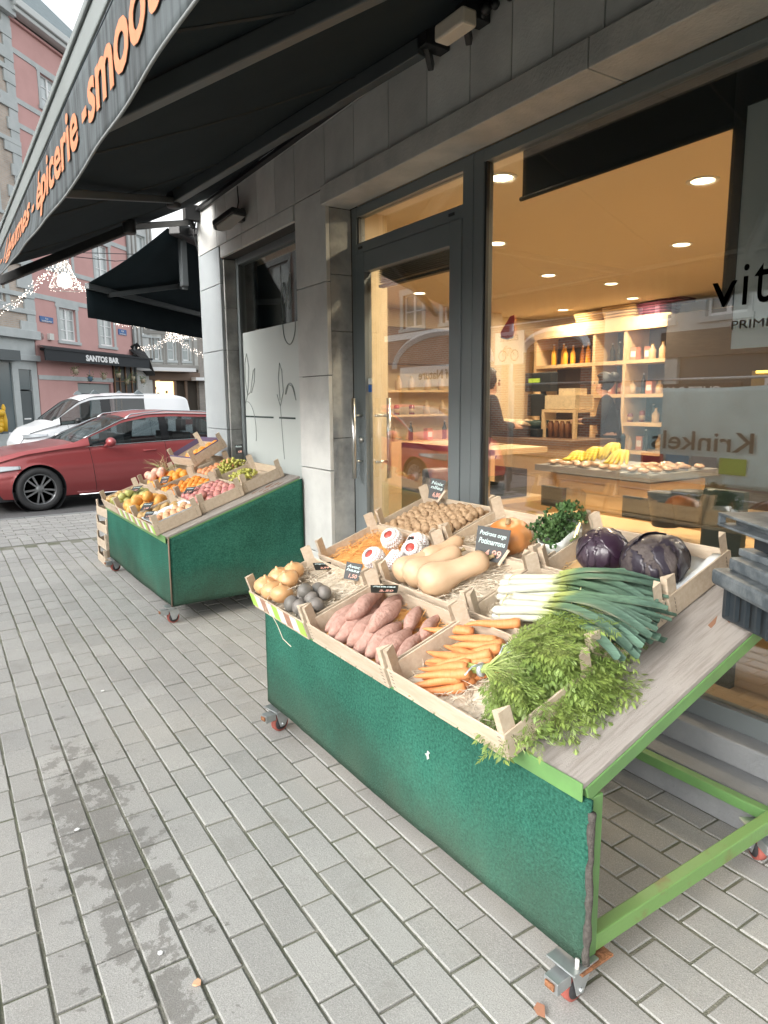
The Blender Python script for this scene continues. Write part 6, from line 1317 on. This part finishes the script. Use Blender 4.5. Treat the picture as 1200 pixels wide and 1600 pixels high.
b = MB(); b.box(-.1, -.35, .34, .2, .12, .50); b.box(-.05, -.3, .501, .15, -.05, .58); b.build('carton', M('pale_carton', (.66, .52, .33), .6, .4, 20), cbx); b = MB(); b.box(-.12, -.38, .30, .22, .15, .335); b.box(-.12, -.38, 0, -.08, -.34, .3); b.box(-.12, .11, 0, -.08, .15, .3); b.build('rack', lw, cbx)
b = MB(); [b.lathe([(.035, 0), (.035, .16), (.02, .2)], 10, T(-.05, -.3 + k * .09, .0)) for k in range(5)]; b.build('jars', M('amber_jar', (.2, .08, .03), .2), cbx)
# display table with bananas
dt = thing('display_table', 'wooden display table with grey edge carrying bananas and packets', 'table')
b = MB(); b.box(5.0, 3.62, .84, 6.0, 4.95, .90); b.build('table_top', M('grey_table_edge', (.28, .27, .26), .5), dt); b = MB()
for k in range(4): b.box(5.1, 3.68, FZ + k * .155, 5.9, 4.85, FZ + .15 + k * .155)
b.build('plank_side', M('amber_planks', (.66, .43, .20), .6, .5, 3, (.5, .3, .12), stretch=(1, 1, 5)), dt)
ban = M('banana_skin', (.75, .55, .04), .45, .4, 12, (.45, .42, .05))
bb = thing('banana_bunch', 'bunches of yellow bananas heaped on the display table', 'bananas', None, T(5.4, 4.35, .92))
random.seed(17)
for hnd, (cx_, cy_, cz_) in enumerate(((.10, .0, .17), (.12, .22, .12), (-.02, -.20, .12), (.0, .34, .08))):
    for k in range(6):
        a = (k - 2.5) * .30 + R_(-.05, .05); b = MB(); L_ = R_(.19, .23)
        b.tube([(cx_ - cos(a) * L_ * q / 7, cy_ + sin(a) * L_ * q / 7 * .9, max(.03, cz_ + .055 * sin(q * .45 + .2) - .016 * q)) for q in range(8)], [.006, .012, .019, .022, .022, .020, .014, .005], 8); b.build('banana', ban, bb)
pk = [lump('packet', .05, M('clear_packet', (.62, .44, .30), .25, .9, 14, (.35, .2, .12), .4, 40, spec=.8), 1.3, .9, .45, .25, seed=k) for k in range(3)]
random.seed(18)
for k in range(48):
    x, y = 5.06 + (k % 6) * .14 + R_(-.03, .03), 3.7 + (k // 6) * .155 + R_(-.04, .04)
    if 4.05 < y < 4.8 and x > 5.25: continue
    put('packet', pk[k % 3], T(x, y, .93), 'shiny packet of sweets on the display table', 'packet', 'packets on the display table', 1, RZ(R_(0, 3)))
def slate_on(lab, c0, c1, X):
    p, q = atX(*c0, X), atX(*c1, X); b = MB(); b.box(X, min(p.y, q.y), min(p.z, q.z), X + .012, max(p.y, q.y), max(p.z, q.z)); tag(b.build('blank_slate', slate), lab, 'slate sign', 'blank slates hanging in the window')
slate_on('blank black slate left of centre behind the window', (846, 758), (882, 795), 3.6); slate_on('greyish slate low behind the window next to the mullion', (766, 752), (787, 776), 3.6); slate_on('wide blank black slate behind the cabbages', (973, 774), (1018, 815), 3.3)
for c0, lab in ((1040, 'left ribbed black tub behind the window'), (1078, 'right ribbed black tub behind the window')):
    p = atX(c0, 822, 3.3); b = MB(); b.lathe([(.062, .0), (.095, .16), (.10, .17), (.09, .165)] if False else [(r_, z_) for k in range(12) for r_, z_ in ((.068 + k * .0028, k * .016), (.076 + k * .0028, k * .016 + .008))], 20); o = b.build('ribbed_tub', black); o.matrix_world = T(p.x, p.y, p.z); tag(o, lab, 'tub', 'ribbed black tubs')
b = MB(); p = atX(1020, 826, 3.3); b.box(3.05, .6, .2, 3.6, 3.2, p.z - .03, mat=0); tag(b.build('window_bench', MATS['amber_planks'], bevel=.01), 'amber wooden bench along the inside of the shop window', 'bench')
b = MB(); pa, pb2 = atX(1097, 800, 3.0), atX(1163, 770, 3.0); b.box(3.0, pb2.y, .2, 3.04, pa.y, pb2.z); b.M = Matrix(); o = b.build('dark_cupboard', M('dark_green_board', (.012, .025, .02), .6)); tag(o, 'dark green board standing behind the window near the black crates', 'board')
# woman serving
wp = atX(955, 640, 6.95)
person('woman with dark hair in a bun and a black sweater working behind the counter', T(6.95, wp.y, FZ - .03) @ RZ(radians(-140)), joints(armL=((.26, -.12, 1.10), (.10, -.34, 1.10)), armR=((-.26, -.14, 1.10), (-.12, -.36, 1.10)), lean=.10), blacktop, darkhair, .1, extra='trousers')
cpp = atX(762, 640, 4.6)
person('customer with short dark hair and dark coat reaching towards the bread', T(4.55, cpp.y + .12, FZ - .03) @ RZ(radians(80)), joints(armL=((.26, -.16, 1.12), (.16, -.44, 1.12)), armR=((-.24, -.12, 1.12), (-.1, -.38, 1.1)), lean=.15), M('dark_coat', (.02, .02, .025), .9), darkhair, 0, extra='trousers')
cab = thing('wall_cabinet', 'cream cabinet with a dark band imitating a reflection along the far wall, seen through the glass door', 'cabinet')
b = MB(); b.box(4.9, 8.19, 2.05, 7.19, 8.59, 2.55); b.build('reflection_band', M('reflection_band_brown', (.06, .04, .03), .6), cab); b = MB(); b.box(4.9, 8.25, .2, 7.19, 8.59, .95); b.build('lower_case', lw, cab); b = MB(); [b.box(4.9, 8.25, z, 7.19, 8.59, z + .03) for z in (1.3, 1.65)]; b.build('shelf_board', lw, cab)  # dark upper band stands in for a reflection in the door glass
random.seed(31)
for k in range(22):
    z = (.951, 1.331, 1.681)[k % 3]; o = link('bottle', random.choice(bo[2:]), None, T(5.05 + (k // 3) * .28 + R_(-.04, .04), 8.33, z) @ RZ(pi / 2)); tag(o, 'jar or bottle on the far cabinet behind the glass door', 'bottle', 'goods on the far cabinet')
# seen through the door: side shelves, low table, paper bag
ds = thing('door_shelf', 'low wooden shelf with fruit boxes seen through the glass door', 'shelves')
b = MB(); b.box(4.1, 4.6, FZ, 4.15, 6.0, 1.1); b.box(4.1, 4.6, 1.05, 4.8, 6.0, 1.1); b.box(4.1, 4.6, .6, 4.8, 6.0, .64); b.build('shelf_frame', lw, ds)
b = MB(); b.box(4.15, 4.65, .645, 4.6, 5.9, .9); b.build('dark_box', M('dark_box', (.05, .04, .04), .6), ds)
pb_ = MB(); p = atX(683, 762, 3.0); pb_.ext([(-.10, -.06), (.10, -.06), (.10, .06), (-.10, .06)], 0, .28, T(p.x, p.y, p.z - .14)); tag(pb_.build('dark_bag', M('grey_foil_bag', (.14, .14, .16), .35, .8, 20, (.3, .3, .32)), bevel=.02), 'grey foil bag with green vegetables inside the door', 'bag')
b = MB(); b.box(2.85, 3.0, .2, 3.2, 3.75, p.z - .145); tag(b.build('door_plinth', MATS['amber_planks']), 'low amber plinth just inside the door', 'plinth')
mf = MB(); mf.ext([(-.16, .0), (-.10, -.035), (.02, -.045), (.12, .03), (.13, .17), (.02, .13)], 0, .003); 
def melon(X, name): pass
p = atX(791, 512, 2.556); b = MB(); P = [(.0, -.055), (.045, -.05), (.055, -.03), (.052, .06), (.02, .055), (-.05, -.02), (-.045, -.045)]; b.add([(2.562, p.y - x, p.z + y) for x, y in P], [tuple(range(len(P)))]); b.build('melon_sticker', M('melon_red', (.55, .06, .04), .5), shop, solid=.001)
lm = MB(); q = MB(); P = [(-.055, -.03), (-.045, -.05), (0, -.062), (.05, -.056), (.058, -.04), (.045, -.05), (0, -.055), (-.045, -.043)]; q.add([(2.561, p.y - x, p.z + y) for x, y in P], [tuple(range(len(P)))]); q.build('melon_rind', whitep, shop, solid=.001)
# ---------------------------------------------------------------- across our own street: what the glass mirrors
XR = -8.6
def opp(name, lab, y0, y1, H, m_, wins_, ground=None, setb=0):
    X = Matrix(((0, -1, 0, XR - setb), (1, 0, 0, y0), (0, 0, 1, 0), (0, 0, 0, 1)))    # local x runs away along the street, facing the shop
    X = Matrix(((0, -1, 0, XR - setb), (-1, 0, 0, y1), (0, 0, 1, 0), (0, 0, 0, 1)))
    X = T(XR - setb, y1, 0) @ RZ(-pi / 2) @ Matrix.Diagonal((1, 1, 1, 1))
    t = thing(name, lab, 'building', 'buildings across the shopping street', T(XR - setb, y0, 0) @ RZ(pi / 2)); L = y1 - y0; b = MB(); wall_holes(b, 0, L, 0, H, wins_ + (ground or [])); b.build('wall', m_, t)
    return t
whp = M('grey_white_plaster', (.50, .53, .52), .8, .3, 2)
# one: pale house with white balcony windows, dark fascia; local u runs along +Y
A_ = opp('pale_shop_house', 'pale house with white balcony windows over a dark shop fascia across the street', 0.0, 11.4, 5.2, whp, [(u, u + .9, 3.2, 4.8) for u in (.8, 2.6, 4.4, 6.2, 7.9, 9.6)], [(.6, 3.2, .4, 2.4), (4.0, 6.4, .4, 2.4), (7.0, 9.4, .3, 2.4)])
for u in (.8, 2.6, 4.4, 6.2, 7.9, 9.6): window(A_, u, u + .9, 3.2, 4.8, 2, 2, .1, gm=pane_b)
for (u0, u1) in ((.6, 3.2), (4.0, 6.4), (7.0, 9.4)): b = MB(); b.box(u0, .1, .3, u1, .14, 2.4); b.build('shop_window', M('shop_front_dark', (.05, .06, .065), .2), A_)
b = MB(); b.box(3.8, -.05, 2.4, 9.8, -.001, 2.95); b.build('fascia', M('fascia_brown', (.13, .11, .09), .7, .8, 4, stretch=(1, 1, 8)), A_)
b = MB(); b.box(7.9, -.06, 1.55, 9.85, -.002, 1.83); o = b.build('name_board', blk, A_)
def front_text(par, s_, y_near, z, w_, h_, m_, y=-.065, nm='shop_lettering'):
    # reads correctly to someone standing in the street facing the house: text runs towards local -u? facing it, +u is to the right
    vs, fs = fitted(s_, w_, h_, .003, .02); b = MB(); b.add([(y_near + p[0], y - p[2], z + p[1]) for p in vs], fs); b.build(nm, m_, par)
front_text(o, 'CHEZ RAMI', 8.3, 1.60, 1.5, .17, whitep)
b = MB(); b.box(5.9, -.05, 1.60, 7.7, -.003, 2.05, mat=0); b.box(6.7, -.08, 2.00, 7.6, -.051, 2.05, mat=1); b.box(6.95, -.07, 1.58, 7.42, -.051, 1.93, mat=2); o = b.build('snack_sign', [M('ochre_board', (.40, .27, .12), .7), M('lit_yellow_tube', (1, .7, .1), .5, emit=(1, .72, .12), es=3), whitep], A_)
front_text(o, 'NO', 7.0, 1.62, .36, .24, black, -.075)
BK = opp('brick_arch_house', 'red brick house with white stone arches across the street', 11.4, 22, 5.4, brick('street_red_brick', (.35, .15, .10), (.28, .12, .08), (.35, .32, .29)), [(u, u + 1.1, 3.9, 5.0) for u in (.8, 3.0, 5.2, 7.4)], [(.7, 2.5, .5, 2.8), (4.2, 8.8, .4, 1.9)])
for u in (.8, 3.0, 5.2, 7.4): window(BK, u, u + 1.1, 3.9, 5.0, 2, 2, .16, gm=pane_b)
b = MB(); 
for cx, rr in ((1.6, 1.1), (6.5, 2.5)):
    b.tube([(cx + rr * cos(a * pi / 16), -.03, 2.8 - (0 if rr < 2 else .2) + rr * .42 * sin(a * pi / 16)) for a in range(17)], .12, 4)
b.box(0, -.06, 3.55, 9.6, -.001, 3.75); b.build('stone_arch', whitep, BK)
b = MB(); b.box(.7, .1, .5, 2.5, .14, 2.8); b.box(4.2, .1, .4, 8.8, .14, 1.9); b.build('shop_window', MATS['shop_front_dark'], BK)
b = MB(); b.box(4.2, -.08, 1.95, 8.6, -.002, 2.62); o = b.build('white_fascia', whitep, BK); front_text(o, 'Art of Nature', 4.9, 2.18, 2.6, .30, black, -.083)
FB = opp('far_brick_house', 'brick house with large white windows across the crossing', 25.0, 36.0, 13, MATS['street_red_brick'], [(u, u + 2.2, z, z + 3.0) for u in (.6, 3.6, 6.8) for z in (1, 4.6, 8.6)])
for u in (.6, 3.6, 6.8):
    for z in (1, 4.6, 8.6): window(FB, u, u + 2.2, z, z + 3.0, 2, 2, .25)
# fence with the banner
fn = thing('site_fence', 'galvanised site fence across the street, seen mirrored in the shop window', 'fence')
b = MB()
for y in (1.2, 4.2, 7.15, 9.6): b.tube([(-3.95, y, -.06), (-3.95, y, 1.85)], .022, 8)
b.build('post', zinc, fn); b = MB(); b.tube([(-3.95, 1.2, 1.80), (-3.95, 9.6, 1.80)], .018, 8); b.tube([(-3.95, 1.2, .15), (-3.95, 9.6, .15)], .016, 8); b.build('rail', zinc, fn)
bn = thing('fence_banner', 'pale blue banner lettered Krinkels with four coloured squares, mirrored in the window', 'banner', None, T(-3.92, 4.35, 0))
b = MB(); b.grid(30, 20, lambda u, v: (.02 * sin(u * 9) * (1 - v) + .012 * sin(v * 7 + u * 4), 2.75 * u, .32 + 1.40 * v - .05 * sin(pi * u) * v)); b.build('banner_cloth', M('banner_cloth', (.58, .78, .80), .7, .3, 2), bn, solid=.002)
b = MB(); vs, fs = fitted('Krinkels', 1.55, .27, .001, .01); b.add([(.045 + p[2], .62 + p[0], .80 + p[1]) for p in vs], fs); b.build('banner_lettering', M('banner_text_grey', (.05, .07, .06), .7), bn)
for k, c in enumerate([(.30, .48, .06), (.22, .28, .32), (.03, .25, .42), (.35, .05, .07)]): b = MB(); b.box(.038, .70 + k * .42, .50, .042, 1.08 + k * .42, .72); b.build('colour_square', M('banner_square_%s' % ['green', 'grey', 'blue', 'red'][k], c, .7), bn)
ps = thing('traffic_sign', 'white rectangular sign reading EXCEPTE over a bicycle on a steel pole', 'road sign', None, T(-2.9, 8.55, 0))
b = MB(); b.tube([(0, 0, -.06), (0, 0, 2.9)], .035, 10); b.build('pole', zinc, ps); b = MB(); b.box(.04, -.33, 2.10, .055, .33, 2.62); b.build('plate', whitep, ps)
b = MB(); vs, fs = fitted('EXCEPTE', .42, .09, .001, .01); b.add([(.058 + p[2], -.21 + p[0], 2.47 + p[1]) for p in vs], fs)
for cy in (-.14, .14): b.tube([(.059, cy + .085 * cos(a * pi / 12), 2.24 + .085 * sin(a * pi / 12)) for a in range(25)], .008, 4)
b.tube([(.059, -.14, 2.24), (.059, -.05, 2.36), (.059, .09, 2.36), (.059, .02, 2.24), (.059, -.05, 2.36)], .007, 4); b.tube([(.059, .14, 2.24), (.059, .09, 2.38), (.059, .05, 2.39)], .007, 4); b.build('pictogram', black, ps)
bs = thing('parking_sign', 'small blue rectangular road sign across the street mirrored in the door', 'road sign', None, T(-2.9, 12.9, 0)); b = MB(); b.tube([(0, 0, -.06), (0, 0, 2.2)], .03, 8); b.build('pole', zinc, bs); b = MB(); b.box(.035, -.15, 1.2, .05, .15, 1.9); b.build('plate', bluem, bs); b = MB(); b.box(.052, -.10, 1.28, .054, -.05, 1.8); b.box(.052, .03, 1.28, .054, .07, 1.6); b.build('pictogram', whitep, bs)
# small litter on the paving
lt_ = MB(); random.seed(22)
for k, (px, py) in enumerate([(420, 1390)]): pass
for px, py, lab in ((120, 1297, 'white scrap of paper on the paving near the damp patch'), (308, 1538, 'orange bottle cap on a paving joint'), (160, 1080, 'small white scrap on the paving'), (250, 1490, 'pale chewing gum spot on the paving')):
    p = atZ(px, py, .004); b = MB(); r = .012 if 'cap' in lab else .010; b.ext([(r * cos(a * 1.05) * R_(.7, 1.1), r * sin(a * 1.05) * R_(.7, 1.1)) for a in range(6)], 0, .0015 if 'cap' not in lab else .006); o = b.build('litter', M('cap_orange', (.7, .4, .25), .5) if 'cap' in lab else whitep); o.matrix_world = T(p.x, p.y, .006); tag(o, lab, 'litter')
b = MB(); b.ext([(-.05, -.02), (.03, -.035), (.06, 0), (.02, .03), (-.03, .02)], 0, .0015); b.v = [V((v.x, v.y, v.z + .018 * sin(v.x * 40) ** 2)) for v in b.v]; o = b.build('dry_leaf', M('dry_leaf', (.42, .20, .12), .7)); o.matrix_world = T(1.15, 1.07, .006) @ RZ(1) @ SC(.45); tag(o, 'dry brown leaf lying beside the front caster', 'leaf')
